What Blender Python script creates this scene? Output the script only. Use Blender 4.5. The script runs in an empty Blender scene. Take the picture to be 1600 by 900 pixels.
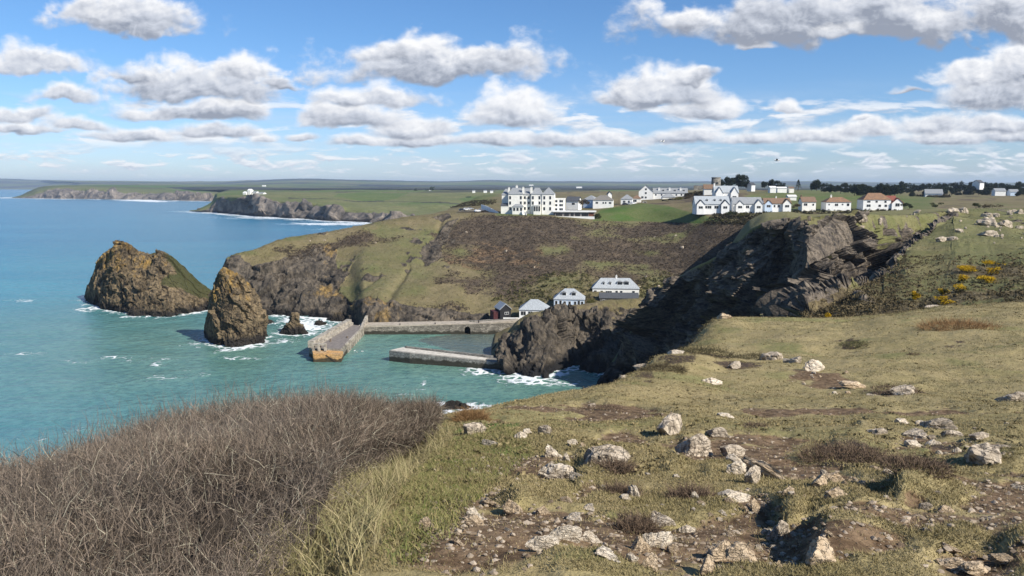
import bpy, math, random
import numpy as np

S = bpy.context.scene
COL = S.collection
R = math.radians
rng = np.random.default_rng(7)
random.seed(7)

# ------------------------------------------------------------------ camera
FPX, PITCH, CAMZ = 1155.0, R(7.9), 57.0
cam_d = bpy.data.cameras.new('camera')
cam = bpy.data.objects.new('camera', cam_d)
COL.objects.link(cam)
cam.location = (0, 0, CAMZ)
cam.rotation_euler = (R(90) - PITCH, 0, 0)
cam_d.sensor_width = 36.0
cam_d.lens = 36.0 * FPX / 1600.0
cam_d.clip_start, cam_d.clip_end = 0.1, 120000.0
S.camera = cam

# ------------------------------------------------------------------ light and exposure
SUN_AZ, SUN_EL, SUN_POWER = R(127), R(38.5), 5.0      # azimuth clockwise from +Y
SKY_STRENGTH = 0.077
S.view_settings.view_transform = 'Standard'
S.view_settings.look = 'None'
S.view_settings.exposure = 0.50
S.view_settings.gamma = 1.0
sun_d = bpy.data.lights.new('sun', 'SUN')
sun_d.energy, sun_d.angle, sun_d.color = SUN_POWER, R(0.53), (1.0, 0.94, 0.84)
sun = bpy.data.objects.new('sun', sun_d)
COL.objects.link(sun)
sun.location = (60, -20, 140)
sun.rotation_euler = (R(90) - SUN_EL, 0, math.pi - SUN_AZ)   # lamp's -Z points away from the sun's place in the sky
S.cycles.use_denoising = True
S.cycles.max_bounces = 5
S.cycles.diffuse_bounces = 2
S.cycles.glossy_bounces = 2
S.cycles.transparent_max_bounces = 6
S.cycles.volume_bounces = 0

# ------------------------------------------------------------------ node helpers
def nn(nt, typ, ins=None, **kw):
    n = nt.nodes.new(typ)
    for k, v in kw.items():
        setattr(n, k, v)
    if ins:
        for k, v in ins.items():
            s = n.inputs[k]
            if hasattr(v, 'is_linked') or isinstance(v, bpy.types.NodeSocket):
                nt.links.new(v, s)
            else:
                s.default_value = v
    return n

def mth(nt, op, a, b=None, c=None, clamp=False):
    n = nt.nodes.new('ShaderNodeMath'); n.operation = op; n.use_clamp = clamp
    for i, v in enumerate((a, b, c)):
        if v is None: continue
        if isinstance(v, bpy.types.NodeSocket): nt.links.new(v, n.inputs[i])
        else: n.inputs[i].default_value = v
    return n.outputs[0]

def vmth(nt, op, a, b=None):
    n = nt.nodes.new('ShaderNodeVectorMath'); n.operation = op
    for i, v in enumerate((a, b)):
        if v is None: continue
        if isinstance(v, bpy.types.NodeSocket): nt.links.new(v, n.inputs[i])
        else: n.inputs[i].default_value = v
    return n.outputs['Value'] if op in ('LENGTH', 'DOT_PRODUCT') else n.outputs[0]

def mixc(nt, f, a, b, mode='MIX'):
    n = nt.nodes.new('ShaderNodeMix'); n.data_type = 'RGBA'; n.blend_type = mode; n.clamp_factor = True
    for s, v in ((n.inputs['Factor'], f), (n.inputs['A'], a), (n.inputs['B'], b)):
        ss = s
        if isinstance(v, bpy.types.NodeSocket): nt.links.new(v, ss)
        elif isinstance(v, (int, float)): ss.default_value = v
        else: ss.default_value = (v[0], v[1], v[2], 1)
    return n.outputs['Result']
# the Mix node has sockets of the same name for each data type: pick the enabled ones
def _mixc(nt, f, a, b, mode='MIX'):
    n = nt.nodes.new('ShaderNodeMix'); n.data_type = 'RGBA'; n.blend_type = mode; n.clamp_factor = True
    for idx, v in ((0, f), (6, a), (7, b)):
        s = n.inputs[idx]
        if isinstance(v, bpy.types.NodeSocket): nt.links.new(v, s)
        elif isinstance(v, (int, float)): s.default_value = v
        else: s.default_value = (v[0], v[1], v[2], 1)
    return n.outputs[2]
mixc = _mixc

def smooth(nt, v, lo, hi, a=0.0, b=1.0):
    n = nt.nodes.new('ShaderNodeMapRange'); n.interpolation_type = 'SMOOTHSTEP'
    nt.links.new(v, n.inputs[0])
    for i, x in ((1, lo), (2, hi), (3, a), (4, b)): n.inputs[i].default_value = x
    return n.outputs[0]

def noise(nt, vec, scale, detail=4, rough=0.55, dist=0.0):
    n = nt.nodes.new('ShaderNodeTexNoise')
    nt.links.new(vec, n.inputs['Vector'])
    n.inputs['Scale'].default_value = scale; n.inputs['Detail'].default_value = detail
    n.inputs['Roughness'].default_value = rough; n.inputs['Distortion'].default_value = dist
    return n.outputs['Fac']

# ------------------------------------------------------------------ sky: Nishita plus cumulus by direction
CP, SP = math.cos(PITCH), math.sin(PITCH)
def uv_of(px, py):
    t = (450 - py) / FPX
    w = CP + SP * t
    return ((px - 800) / FPX / w, (-SP + CP * t) / w)

#        px,  py(base third), rx, ry, softness, darkness
CLOUDS = [
 # small ones towards the horizon first, nearer and higher ones over them
 (210,214,95,17,.4,.4),(120,200,60,15,.4,.35),(415,217,27,12,.4,.1),(335,207,90,17,.4,.5),(470,215,30,10,.4,.4),
 (560,222,60,12,.4,.4),(660,224,90,14,.4,.4),(770,222,80,16,.4,.4),(870,224,80,18,.4,.4),(960,222,80,20,.4,.4),(1060,218,80,20,.4,.4),(1170,222,70,16,.4,.3),
 (1270,218,80,20,.4,.2),(1360,205,75,24,.4,.3),(1480,215,90,18,.4,.4),(1590,212,80,20,.4,.4),
 (1450,196,70,26,.35,.35),(1560,196,75,22,.4,.4),(1345,186,26,11,.4,.1),
 (35,192,75,20,.35,.3),(40,208,80,12,.4,.5),(300,178,140,24,.35,.6),(375,172,60,16,.35,.2),(105,160,58,26,.35,.2),
 (60,104,95,42,.35,.35),(300,138,140,56,.3,.55),(375,112,60,34,.3,.1),(200,120,55,22,.5,.5),(430,128,40,14,.5,.5),
 (645,208,75,24,.35,.35),(500,190,45,32,.35,.2),(560,192,90,26,.4,.5),(600,160,105,34,.35,.35),(800,182,90,48,.3,.25),
 (690,106,195,54,.3,.6),(790,92,100,42,.35,.35),(600,80,80,30,.35,.2),
 (1110,180,75,26,.35,.25),(1010,150,115,52,.3,.4),(950,155,60,26,.5,.55),(1090,130,40,20,.5,.5),(1233,170,37,19,.3,.15),
 (1545,150,95,50,.35,.55),(1530,115,75,34,.3,.2),(1600,120,60,60,.35,.3),(1425,135,35,10,.6,.4),
 (1175,70,38,17,.45,.3),(1310,44,330,58,.3,.85),(1070,28,62,32,.35,.3),(1560,40,120,60,.3,.8),(1310,55,45,20,.5,.3),
 (215,30,150,46,.3,.55),(130,20,60,30,.35,.3),
]

W = bpy.data.worlds.new('World'); S.world = W; W.use_nodes = True
nt = W.node_tree; nt.nodes.clear()
sky = nn(nt, 'ShaderNodeTexSky', sky_type='NISHITA', sun_disc=False, sun_elevation=SUN_EL, sun_rotation=SUN_AZ,
         altitude=60.0, air_density=1.0, dust_density=0.35, ozone_density=2.2)
tc = nn(nt, 'ShaderNodeTexCoord')
sep = nn(nt, 'ShaderNodeSeparateXYZ', {0: tc.outputs['Generated']})
yab = mth(nt, 'MAXIMUM', mth(nt, 'ABSOLUTE', sep.outputs[1]), 0.05)
u = mth(nt, 'DIVIDE', sep.outputs[0], yab)
v = mth(nt, 'DIVIDE', sep.outputs[2], yab)
UV = nn(nt, 'ShaderNodeCombineXYZ', {0: u, 1: v, 2: sep.outputs[1]}).outputs[0]
# elevation-dependent scale: puffs shrink towards the horizon
UVf = nn(nt, 'ShaderNodeCombineXYZ', {0: u, 1: mth(nt, 'MULTIPLY', v, 1.45), 2: 0.0}).outputs[0]
wp = nn(nt, 'ShaderNodeTexNoise', {'Vector': UVf, 'Scale': 11.0, 'Detail': 3.0, 'Roughness': .6}).outputs['Color']
wpv = nn(nt, 'ShaderNodeVectorMath', {0: vmth(nt, 'MULTIPLY', vmth(nt, 'SUBTRACT', wp, (.5, .5, .5)), (.10, .075, 0)), 'Scale': smooth(nt, v, .02, .16, .18, 1.0)}, operation='SCALE').outputs[0]
UV = vmth(nt, 'ADD', UV, wpv)
nA = noise(nt, UVf, 9.0, 9, .56, .25)
UVo = vmth(nt, 'ADD', UVf, (0.010, 0.016, 0.0))
nB = noise(nt, UVo, 9.0, 6, .56, .25)
nF = noise(nt, UVf, 32.0, 6, .62, .3)
nF2 = noise(nt, vmth(nt, 'ADD', UVf, (0.004, 0.006, 0.0)), 32.0, 5, .62, .3)
# edge noise, centred on zero
edge = mth(nt, 'ADD', mth(nt, 'MULTIPLY', mth(nt, 'SUBTRACT', nA, .5), 2.6), mth(nt, 'MULTIPLY', mth(nt, 'SUBTRACT', nF, .5), 1.2))
relief = mth(nt, 'ADD', mth(nt, 'MULTIPLY', mth(nt, 'SUBTRACT', nA, nB), 3.0), mth(nt, 'MULTIPLY', mth(nt, 'SUBTRACT', nF, nF2), 1.6))
skyc = sky.outputs[0]
# blue shift and paler horizon band painted over the Sky Texture by elevation
skyc = mixc(nt, 1.0, skyc, mixc(nt, smooth(nt, v, 0.0, 0.22), (0.80, 0.97, 1.36), (0.64, 0.93, 1.25)), 'MULTIPLY')
thin = mth(nt, 'MULTIPLY', smooth(nt, v, 0.0, 0.16, 0.55, 0.0), smooth(nt, noise(nt, nn(nt, 'ShaderNodeCombineXYZ', {0: mth(nt, 'MULTIPLY', u, 4.0), 1: mth(nt, 'MULTIPLY', v, 40.0), 2: 2.0}).outputs[0], 1.0, 5, .6), .42, .7))
cur = mixc(nt, thin, skyc, (6.3, 7.0, 7.9))
for (su, sv, lo, hi, ze, dv) in ((21.0, 92.0, .006, .062, 1.3, .0035), (10.5, 44.0, .045, .125, 5.1, .007)):
    def puff(k):
        return noise(nt, nn(nt, 'ShaderNodeCombineXYZ', {0: mth(nt, 'MULTIPLY', u, su), 1: mth(nt, 'MULTIPLY', mth(nt, 'ADD', v, k), sv), 2: ze}).outputs[0], 1.0, 7, .58, .35)
    c0_, c1_ = puff(0.0), puff(dv)
    la = mth(nt, 'MULTIPLY', smooth(nt, c0_, .49, .62), mth(nt, 'MULTIPLY', smooth(nt, v, lo, lo + .018), smooth(nt, v, hi - .03, hi, 1, 0)))
    lsh = mth(nt, 'ADD', mth(nt, 'MULTIPLY', mth(nt, 'SUBTRACT', c0_, c1_), 5.0), .52, clamp=True)
    cur = mixc(nt, mth(nt, 'MULTIPLY', la, .9), cur, mixc(nt, lsh, (5.4, 6.0, 7.0), (9.2, 9.3, 9.5)))
LIT, MID, DARK = (9.4, 9.4, 9.5), (6.0, 6.3, 7.0), (3.0, 3.3, 4.0)
for (cx, cy, rx, ry, soft, dark) in CLOUDS:
    cu, cv = uv_of(cx, cy)
    q = nt.nodes.new('ShaderNodeVectorMath'); q.operation = 'MULTIPLY_ADD'      # the tiny term keeps the node order, cloud after cloud
    nt.links.new(cur, q.inputs[0]); q.inputs[1].default_value = (1e-9, 1e-9, 0); nt.links.new(UV, q.inputs[2])
    d = vmth(nt, 'MULTIPLY', vmth(nt, 'SUBTRACT', q.outputs[0], (cu, cv, 0)), (FPX / rx, FPX / ry, 0))
    d = vmth(nt, 'MINIMUM', d, vmth(nt, 'MULTIPLY', d, (1, 2.4, 1)))        # flatter underside: y below the base counts more
    # MINIMUM leaves x untouched; use the length of the squashed vector
    ln = vmth(nt, 'LENGTH', d)
    k = min(1.0, ry / 30.0) * 0.55 + 0.45
    body = mth(nt, 'ADD', mth(nt, 'SUBTRACT', 1.10, ln), mth(nt, 'MULTIPLY', edge, .58 * k))
    al = smooth(nt, body, 0.0, soft + .20)
    y = nn(nt, 'ShaderNodeSeparateXYZ', {0: d}).outputs[1]
    sh = mth(nt, 'ADD', mth(nt, 'MULTIPLY', y, .50), mth(nt, 'MULTIPLY', relief, .62))
    sh = mth(nt, 'ADD', sh, .55 - dark * .52)
    thick = smooth(nt, body, 0.05, 0.8, 0.26, 0.0)
    f = mth(nt, 'ADD', sh, thick)
    ramp = nn(nt, 'ShaderNodeValToRGB', {0: f})
    e = ramp.color_ramp.elements
    e[0].position, e[0].color = 0.0, (*DARK, 1)
    e[1].position, e[1].color = 0.85, (*LIT, 1)
    m = e.new(0.38); m.color = (*MID, 1)
    cur = mixc(nt, mth(nt, 'MULTIPLY', al, .97), cur, ramp.outputs[0])
# nothing of the clouds below the horizon
fin = mixc(nt, smooth(nt, v, -0.01, 0.012), skyc, cur)
bg = nn(nt, 'ShaderNodeBackground', {0: fin, 1: SKY_STRENGTH})
wo = nn(nt, 'ShaderNodeOutputWorld', {0: bg.outputs[0]})
W.cycles.sampling_method = 'MANUAL'
W.cycles.sample_map_resolution = 512

# ------------------------------------------------------------------ geometry helpers
def ray(px, py):
    t = (450.0 - np.asarray(py, float)) / FPX
    w = CP + SP * t
    return (np.asarray(px, float) - 800) / FPX / w, (-SP + CP * t) / w
def at(px, py, Y):
    """world point seen at photo pixel (px, py) at forward distance Y"""
    a, b = ray(px, py)
    return np.stack([a * Y, np.broadcast_to(np.asarray(Y, float), np.shape(a * Y)), CAMZ + b * Y], -1)
def at_z(px, py, z):
    a, b = ray(px, py)
    Y = (z - CAMZ) / b
    return np.stack([a * Y, Y, CAMZ + b * Y], -1)
def proj(P):
    d = P - np.array([0, 0, CAMZ])
    zc = d[..., 1] * CP - d[..., 2] * SP
    yc = d[..., 1] * SP + d[..., 2] * CP
    zc = np.maximum(zc, 1e-3)
    return 800 + FPX * d[..., 0] / zc, 450 - FPX * yc / zc

def _h(ix, iy, iz, s):
    h = (ix.astype(np.uint32) * np.uint32(374761393) + iy.astype(np.uint32) * np.uint32(668265263) + iz.astype(np.uint32) * np.uint32(2147483647 - 58) + np.uint32(s * 974711 + 11)).astype(np.uint32)
    h = (h ^ (h >> np.uint32(13))) * np.uint32(1274126177)
    h = (h ^ (h >> np.uint32(16))) * np.uint32(2246822519)
    h = h ^ (h >> np.uint32(15))
    return h
def _hf(h): return (h & np.uint32(0xffffff)).astype(np.float32) / np.float32(0xffffff)
def vnoise(p, seed=0):
    p = np.asarray(p, np.float32)
    i = np.floor(p).astype(np.int64); f = p - i
    f = f * f * f * (f * (f * 6 - 15) + 10)
    i = i.astype(np.int32)
    out = 0
    for dx in (0, 1):
        wx = f[..., 0] if dx else 1 - f[..., 0]
        for dy in (0, 1):
            wy = f[..., 1] if dy else 1 - f[..., 1]
            for dz in (0, 1):
                wz = f[..., 2] if dz else 1 - f[..., 2]
                out = out + wx * wy * wz * _hf(_h(i[..., 0] + dx, i[..., 1] + dy, i[..., 2] + dz, seed))
    return out * 2 - 1
ROT = np.array([[.00, .80, .60], [-.80, .36, -.48], [-.60, -.48, .64]], np.float32)
def fbm(p, scale, octv=4, gain=.5, seed=0, ridged=False):
    q = np.asarray(p, np.float32) * np.float32(scale)
    a, out, tot = 1.0, 0, 0
    for o in range(octv):
        n = vnoise(q, seed + o)
        if ridged: n = 1 - 2 * np.abs(n)
        out = out + a * n; tot += a; a *= gain
        q = q @ ROT.T * np.float32(2.03)
    return out / tot
def facet(p, scale, seed=0, tilt=1.0, jit=.8, mask=None):
    """faceted block noise: every cell is a tilted plane (-1..1)"""
    p = np.asarray(p, np.float32)
    if mask is not None:
        out = np.zeros(p.shape[:-1], np.float32); k = mask > .01
        out[k] = facet(p[k], scale, seed, tilt, jit)
        return out
    q = np.asarray(p, np.float32) * np.float32(scale)
    b = np.floor(q - .5).astype(np.int64).astype(np.int32)
    best = np.full(q.shape[:-1], 1e9, np.float32); val = np.zeros(q.shape[:-1], np.float32)
    for dx in (0, 1):
        for dy in (0, 1):
            for dz in (0, 1):
                c = b + np.array([dx, dy, dz], np.int32)
                h1 = _h(c[..., 0], c[..., 1], c[..., 2], seed); h2 = _h(c[..., 0], c[..., 1], c[..., 2], seed + 77)
                h3 = _h(c[..., 0], c[..., 1], c[..., 2], seed + 191)
                j = np.stack([_hf(h1), _hf(h2), _hf(h3)], -1)
                d = q - (c + .5 + (j - .5) * jit)
                dd = (d * d).sum(-1)
                g = np.stack([_hf(h1 * np.uint32(7919)), _hf(h2 * np.uint32(104729)), _hf(h3 * np.uint32(1299709))], -1) - .5
                vv = (_hf(h1 ^ h3 * np.uint32(31)) - .5) * 1.2 + (d * g).sum(-1) * 2.4 * tilt
                m = dd < best
                best = np.where(m, dd, best); val = np.where(m, vv, val)
    return val
def sstep(x, a, b):
    t = np.clip((x - a) / (b - a), 0, 1)
    return t * t * (3 - 2 * t)
def inpoly(x, y, poly):
    x = np.asarray(x); r = np.zeros(x.shape, bool)
    n = len(poly)
    for i in range(n):
        x0, y0 = poly[i]; x1, y1 = poly[(i + 1) % n]
        if y0 == y1: continue
        c = (y0 > y) != (y1 > y)
        r ^= c & (x < (x1 - x0) * (y - y0) / (y1 - y0) + x0)
    return r
def pchip(xs, ys, x):
    xs = np.asarray(xs, float); ys = np.asarray(ys, float); x = np.clip(x, xs[0], xs[-1])
    h = np.diff(xs); sh = (-1,) + (1,) * (ys.ndim - 1); hh = h.reshape(sh)
    dl = np.diff(ys, axis=0) / hh
    m = np.zeros_like(ys)
    if len(xs) > 2:
        a, b = dl[:-1], dl[1:]
        with np.errstate(all='ignore'):
            hm = np.where(a * b > 0, 2 * a * b / (a + b + 1e-30), 0)
        m[1:-1] = hm
    m[0] = dl[0]; m[-1] = dl[-1]
    i = np.clip(np.searchsorted(xs, x, 'right') - 1, 0, len(xs) - 2)
    t = ((x - xs[i]) / h[i]).reshape((-1,) + (1,) * (ys.ndim - 1)); H = h[i].reshape(t.shape)
    return (ys[i] * (2 * t**3 - 3 * t**2 + 1) + H * m[i] * (t**3 - 2 * t**2 + t) + ys[i + 1] * (-2 * t**3 + 3 * t**2) + H * m[i + 1] * (t**3 - t**2))
def loft(cols, rows, ncol, nseg):
    """cols: the px of the control columns; rows: list of (K,3) control points, near to far; nseg: samples between rows"""
    C = np.stack(rows, 1)                                # K, rows, 3
    pxs = np.linspace(cols[0], cols[-1], ncol)
    G = pchip(cols, C, pxs)                              # ncol, rows, 3
    vt = np.concatenate([np.linspace(k, k + 1, n, endpoint=False) for k, n in enumerate(nseg)] + [[len(rows) - 1]])
    V = np.swapaxes(pchip(np.arange(len(rows)), np.swapaxes(G, 0, 1), vt), 0, 1)
    return V, pxs, vt
def blur(a, r, it=2):
    a = np.asarray(a, np.float32)
    for _ in range(it):
        for ax in (0, 1):
            p = np.pad(a, [(r + 1, r) if k == ax else (0, 0) for k in range(2)], mode='edge').cumsum(ax, dtype=np.float64)
            n = a.shape[ax]
            a = ((np.take(p, np.arange(2 * r + 1, 2 * r + 1 + n), ax) - np.take(p, np.arange(n), ax)) / (2 * r + 1)).astype(np.float32)
    return a
def gnormals(V):
    du = np.gradient(V, axis=0); dv = np.gradient(V, axis=1)
    n = np.cross(du, dv)
    n /= np.linalg.norm(n, axis=-1, keepdims=True) + 1e-9
    return n
def grid_faces(nx, ny):
    i = np.arange(nx * ny).reshape(nx, ny)
    return np.stack([i[:-1, :-1], i[1:, :-1], i[1:, 1:], i[:-1, 1:]], -1).reshape(-1, 4)
def mesh_np(name, V, F, mat=None, attrs=None, smooth_=False, parent=None, mats=None, midx=None):
    V = np.asarray(V, np.float32).reshape(-1, 3); F = np.asarray(F, np.int32)
    me = bpy.data.meshes.new(name)
    k = F.shape[1]
    me.vertices.add(len(V)); me.vertices.foreach_set('co', V.ravel())
    me.loops.add(F.size); me.loops.foreach_set('vertex_index', F.ravel())
    me.polygons.add(len(F))
    me.polygons.foreach_set('loop_start', np.arange(0, F.size, k, dtype=np.int32))
    if midx is not None: me.polygons.foreach_set('material_index', np.asarray(midx, np.int32))
    me.update(calc_edges=True)
    me.polygons.foreach_set('use_smooth', np.full(len(F), smooth_, bool))
    for an, av in (attrs or {}).items():
        av = np.asarray(av, np.float32)
        if av.ndim == 1 or av.shape[-1] == 1:
            me.attributes.new(an, 'FLOAT', 'POINT').data.foreach_set('value', av.ravel())
        else:
            if av.shape[-1] == 3: av = np.concatenate([av, np.ones(av.shape[:-1] + (1,), np.float32)], -1)
            me.attributes.new(an, 'FLOAT_COLOR', 'POINT').data.foreach_set('color', av.ravel())
    for m in ([mat] if mat else []) + list(mats or []): me.materials.append(m)
    o = bpy.data.objects.new(name, me); COL.objects.link(o)
    if parent: o.parent = parent
    return o
class MB:
    """collects boxes, prisms and quads into one mesh"""
    def __init__(s): s.v, s.f = [], []
    def add(s, vs, fs):
        b = len(s.v); s.v += [tuple(map(float, q)) for q in vs]; s.f += [tuple(b + i for i in f) for f in fs]
    def box(s, x0, x1, y0, y1, z0, z1):
        s.add([(x0, y0, z0), (x1, y0, z0), (x1, y1, z0), (x0, y1, z0), (x0, y0, z1), (x1, y0, z1), (x1, y1, z1), (x0, y1, z1)],
              [(3, 2, 1, 0), (4, 5, 6, 7), (0, 1, 5, 4), (1, 2, 6, 5), (2, 3, 7, 6), (3, 0, 4, 7)])
    def prism(s, poly, z0, z1):
        n = len(poly); z0s = z0 if hasattr(z0, '__len__') else [z0] * n; z1s = z1 if hasattr(z1, '__len__') else [z1] * n
        vs = [(p[0], p[1], z0s[i]) for i, p in enumerate(poly)] + [(p[0], p[1], z1s[i]) for i, p in enumerate(poly)]
        s.add(vs, [tuple(range(n))[::-1], tuple(range(n, 2 * n))] + [(i, (i + 1) % n, n + (i + 1) % n, n + i) for i in range(n)])
    def xprism(s, poly, x0, x1):
        """polygon in (y, z), extruded along x"""
        n = len(poly)
        vs = [(x0, p[0], p[1]) for p in poly] + [(x1, p[0], p[1]) for p in poly]
        s.add(vs, [tuple(range(n)), tuple(range(n, 2 * n))[::-1]] + [(i, n + i, n + (i + 1) % n, (i + 1) % n) for i in range(n)])
    def yprism(s, poly, y0, y1):
        """polygon in (x, z), extruded along y"""
        n = len(poly)
        vs = [(p[0], y0, p[1]) for p in poly] + [(p[0], y1, p[1]) for p in poly]
        s.add(vs, [tuple(range(n))[::-1], tuple(range(n, 2 * n))] + [(i, (i + 1) % n, n + (i + 1) % n, n + i) for i in range(n)])
    def cyl(s, x, y, z0, z1, r0, r1=None, n=12):
        r1 = r0 if r1 is None else r1
        a = [2 * math.pi * i / n for i in range(n)]
        vs = [(x + r0 * math.cos(t), y + r0 * math.sin(t), z0) for t in a] + [(x + r1 * math.cos(t), y + r1 * math.sin(t), z1) for t in a]
        s.add(vs, [tuple(range(n))[::-1], tuple(range(n, 2 * n))] + [(i, (i + 1) % n, n + (i + 1) % n, n + i) for i in range(n)])
    def build(s, name, mat, parent=None, smooth_=False):
        me = bpy.data.meshes.new(name); me.from_pydata(s.v, [], s.f); me.validate(); me.update()
        me.materials.append(mat)
        if smooth_:
            for p in me.polygons: p.use_smooth = True
        o = bpy.data.objects.new(name, me); COL.objects.link(o)
        if parent: o.parent = parent
        return o
def tag(o, label=None, cat=None, group=None, kind=None):
    if label: o['label'] = label
    if cat: o['category'] = cat
    if group: o['group'] = group
    if kind: o['kind'] = kind
    return o
def thing(name, label, cat, loc=(0, 0, 0), rz=0.0, group=None):
    o = bpy.data.objects.new(name, None); COL.objects.link(o)
    o.empty_display_size = .2
    o.location = loc; o.rotation_euler = (0, 0, rz)
    return tag(o, label, cat, group)
def copy_tree(o, loc, rz=0.0, sc=None, label=None, group=None):
    c = o.copy(); COL.objects.link(c); c.location = loc; c.rotation_euler = (0, 0, rz)
    if sc is not None: c.scale = (sc, sc, sc) if not hasattr(sc, '__len__') else sc
    if label: c['label'] = label
    if group: c['group'] = group
    for ch in list(o.children):
        d = ch.copy(); COL.objects.link(d); d.parent = c
        for g in list(ch.children):
            e = g.copy(); COL.objects.link(e); e.parent = d
    return c
# ------------------------------------------------------------------ materials
def new_mat(name, rough=.85, spec=.3):
    m = bpy.data.materials.new(name); m.use_nodes = True
    nt = m.node_tree; b = nt.nodes['Principled BSDF']
    b.inputs['Roughness'].default_value = rough; b.inputs['Specular IOR Level'].default_value = spec
    return m, nt, b
def bump(nt, b, h, strength, dist):
    n = nn(nt, 'ShaderNodeBump', {'Strength': strength, 'Distance': dist, 'Height': h})
    nt.links.new(n.outputs[0], b.inputs['Normal'])
def plain(name, col, var=.25, scale=3.0, rough=.8, spec=.3, bmp=0.0, col2=None, stretch=(1, 1, 1)):
    m, nt, b = new_mat(name, rough, spec)
    c = nn(nt, 'ShaderNodeTexCoord').outputs['Object']
    c = vmth(nt, 'MULTIPLY', c, stretch)
    f = noise(nt, c, scale, 6, .65)
    lo = [x * (1 - var) for x in col] if col2 is None else col2
    hi = [min(1, x * (1 + var * .6)) for x in col]
    o = mixc(nt, smooth(nt, f, .3, .7), lo, hi)
    nt.links.new(o, b.inputs['Base Color'])
    if bmp: bump(nt, b, noise(nt, c, scale * 3, 5, .6), .6, bmp)
    return m
def land(name, k, gdry, ggreen, lush=(.055, .115, .02), heathA=(.040, .030, .026), heathB=(.105, .072, .046), rockA=(.035, .033, .032), rockB=(.20, .175, .145),
         lich=(.36, .21, .05), dirtA=(.080, .050, .028), dirtB=(.235, .160, .095), bdist=.3, strata=(1, 1, 1), bs=.7, grain=1.0):
    """grass, heath, rock and bare earth, mixed by the vertex masks; k = texture cells per metre"""
    m, nt, b = new_mat(name, .92, .12)
    c = nn(nt, 'ShaderNodeTexCoord').outputs['Object']
    a = nn(nt, 'ShaderNodeVertexColor', layer_name='mask')
    ms = nn(nt, 'ShaderNodeSeparateColor', {0: a.outputs[0]})
    a2 = nn(nt, 'ShaderNodeVertexColor', layer_name='mask2')
    ms2 = nn(nt, 'ShaderNodeSeparateColor', {0: a2.outputs[0]})
    n1 = noise(nt, c, k, 5, .62); n2 = noise(nt, c, k * 4.3, 6, .68); n3 = noise(nt, c, k * .21, 4, .6); n4 = noise(nt, c, k * 17, 3, .7)
    g = mixc(nt, smooth(nt, mth(nt, 'ADD', mth(nt, 'MULTIPLY', n1, .6), mth(nt, 'MULTIPLY', n3, .55)), .40, .75), gdry, ggreen)
    g = mixc(nt, smooth(nt, n2, .35, .75, 0, .75), g, [x * .5 for x in gdry])
    g = mixc(nt, smooth(nt, n4, .3, .75, 0, .45), g, [x * .42 for x in ggreen])
    g = mixc(nt, mth(nt, 'MULTIPLY', ms.outputs[2], smooth(nt, n2, .2, .6, .55, 1)), g, lush)
    h = mixc(nt, smooth(nt, mth(nt, 'ADD', mth(nt, 'MULTIPLY', n2, .55), mth(nt, 'MULTIPLY', n1, .45)), .38, .64), heathA, heathB)
    hx = mth(nt, 'ADD', ms.outputs[1], mth(nt, 'MULTIPLY', mth(nt, 'SUBTRACT', n2, .5), .9))
    g = mixc(nt, smooth(nt, hx, .35, .65), g, h)
    d = mixc(nt, smooth(nt, n2, .36, .68), dirtA, dirtB)
    dx = mth(nt, 'ADD', ms2.outputs[0], mth(nt, 'MULTIPLY', mth(nt, 'SUBTRACT', n1, .5), 1.1))
    g = mixc(nt, smooth(nt, dx, .42, .60), g, d)
    cs = vmth(nt, 'MULTIPLY', c, strata)
    r1 = noise(nt, cs, k * .8, 7, .68, .6); r2 = noise(nt, cs, k * 3.1, 6, .7, .3)
    r = mixc(nt, smooth(nt, mth(nt, 'ADD', mth(nt, 'MULTIPLY', r1, .5), mth(nt, 'MULTIPLY', r2, .5)), .36, .66), rockA, rockB)
    lx = mth(nt, 'ADD', ms2.outputs[1], mth(nt, 'MULTIPLY', mth(nt, 'SUBTRACT', r1, .5), 2.2))
    r = mixc(nt, smooth(nt, lx, .5, .8, 0, .9), r, mixc(nt, smooth(nt, r2, .35, .65), [x * .45 for x in lich], lich))
    r = mixc(nt, ms2.outputs[2], r, (.018, .017, .017))          # wet black band at the waterline
    rx = mth(nt, 'ADD', ms.outputs[0], mth(nt, 'MULTIPLY', mth(nt, 'SUBTRACT', n1, .5), .8))
    o = mixc(nt, smooth(nt, rx, .40, .60), g, r)
    nt.links.new(o, b.inputs['Base Color'])
    hgt = mth(nt, 'ADD', mth(nt, 'MULTIPLY', n2, .6), mth(nt, 'ADD', mth(nt, 'MULTIPLY', n4, .25 * grain), mth(nt, 'MULTIPLY', r2, mth(nt, 'MULTIPLY', ms.outputs[0], 1.2))))
    bump(nt, b, hgt, bs, bdist)
    return m

M_NEAR = land('turf', 1.6, (.40, .32, .165), (.28, .235, .105), rockA=(.10, .09, .08), rockB=(.42, .36, .29), bdist=.05, bs=.8)
M_MID = land('headland_ground', .30, (.26, .225, .11), (.165, .165, .065), heathA=(.060, .047, .030), heathB=(.20, .16, .085), rockA=(.028, .026, .026), rockB=(.25, .205, .155), bdist=.8, strata=(.6, 1.6, 1.6))
M_HILL = land('hillside_ground', .16, rockA=(.024, .022, .020), rockB=(.17, .14, .105), lich=(.30, .20, .075), gdry=(.25, .20, .115), ggreen=(.155, .135, .062), heathA=(.052, .041, .031), heathB=(.130, .098, .066), bdist=1.0, strata=(1.2, .6, .7), bs=.8)
M_STACK = land('sea_rock', .28, (.085, .080, .035), (.06, .066, .025), rockA=(.030, .025, .019), rockB=(.24, .180, .105), lich=(.34, .215, .065), bdist=.8, strata=(1.3, .8, .6))
M_FAR = land('far_ground', .022, (.21, .20, .095), (.13, .155, .058), heathA=(.035, .040, .03), heathB=(.085, .08, .05), rockA=(.045, .042, .04), rockB=(.27, .23, .19), bdist=4.0, bs=.5)
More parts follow.
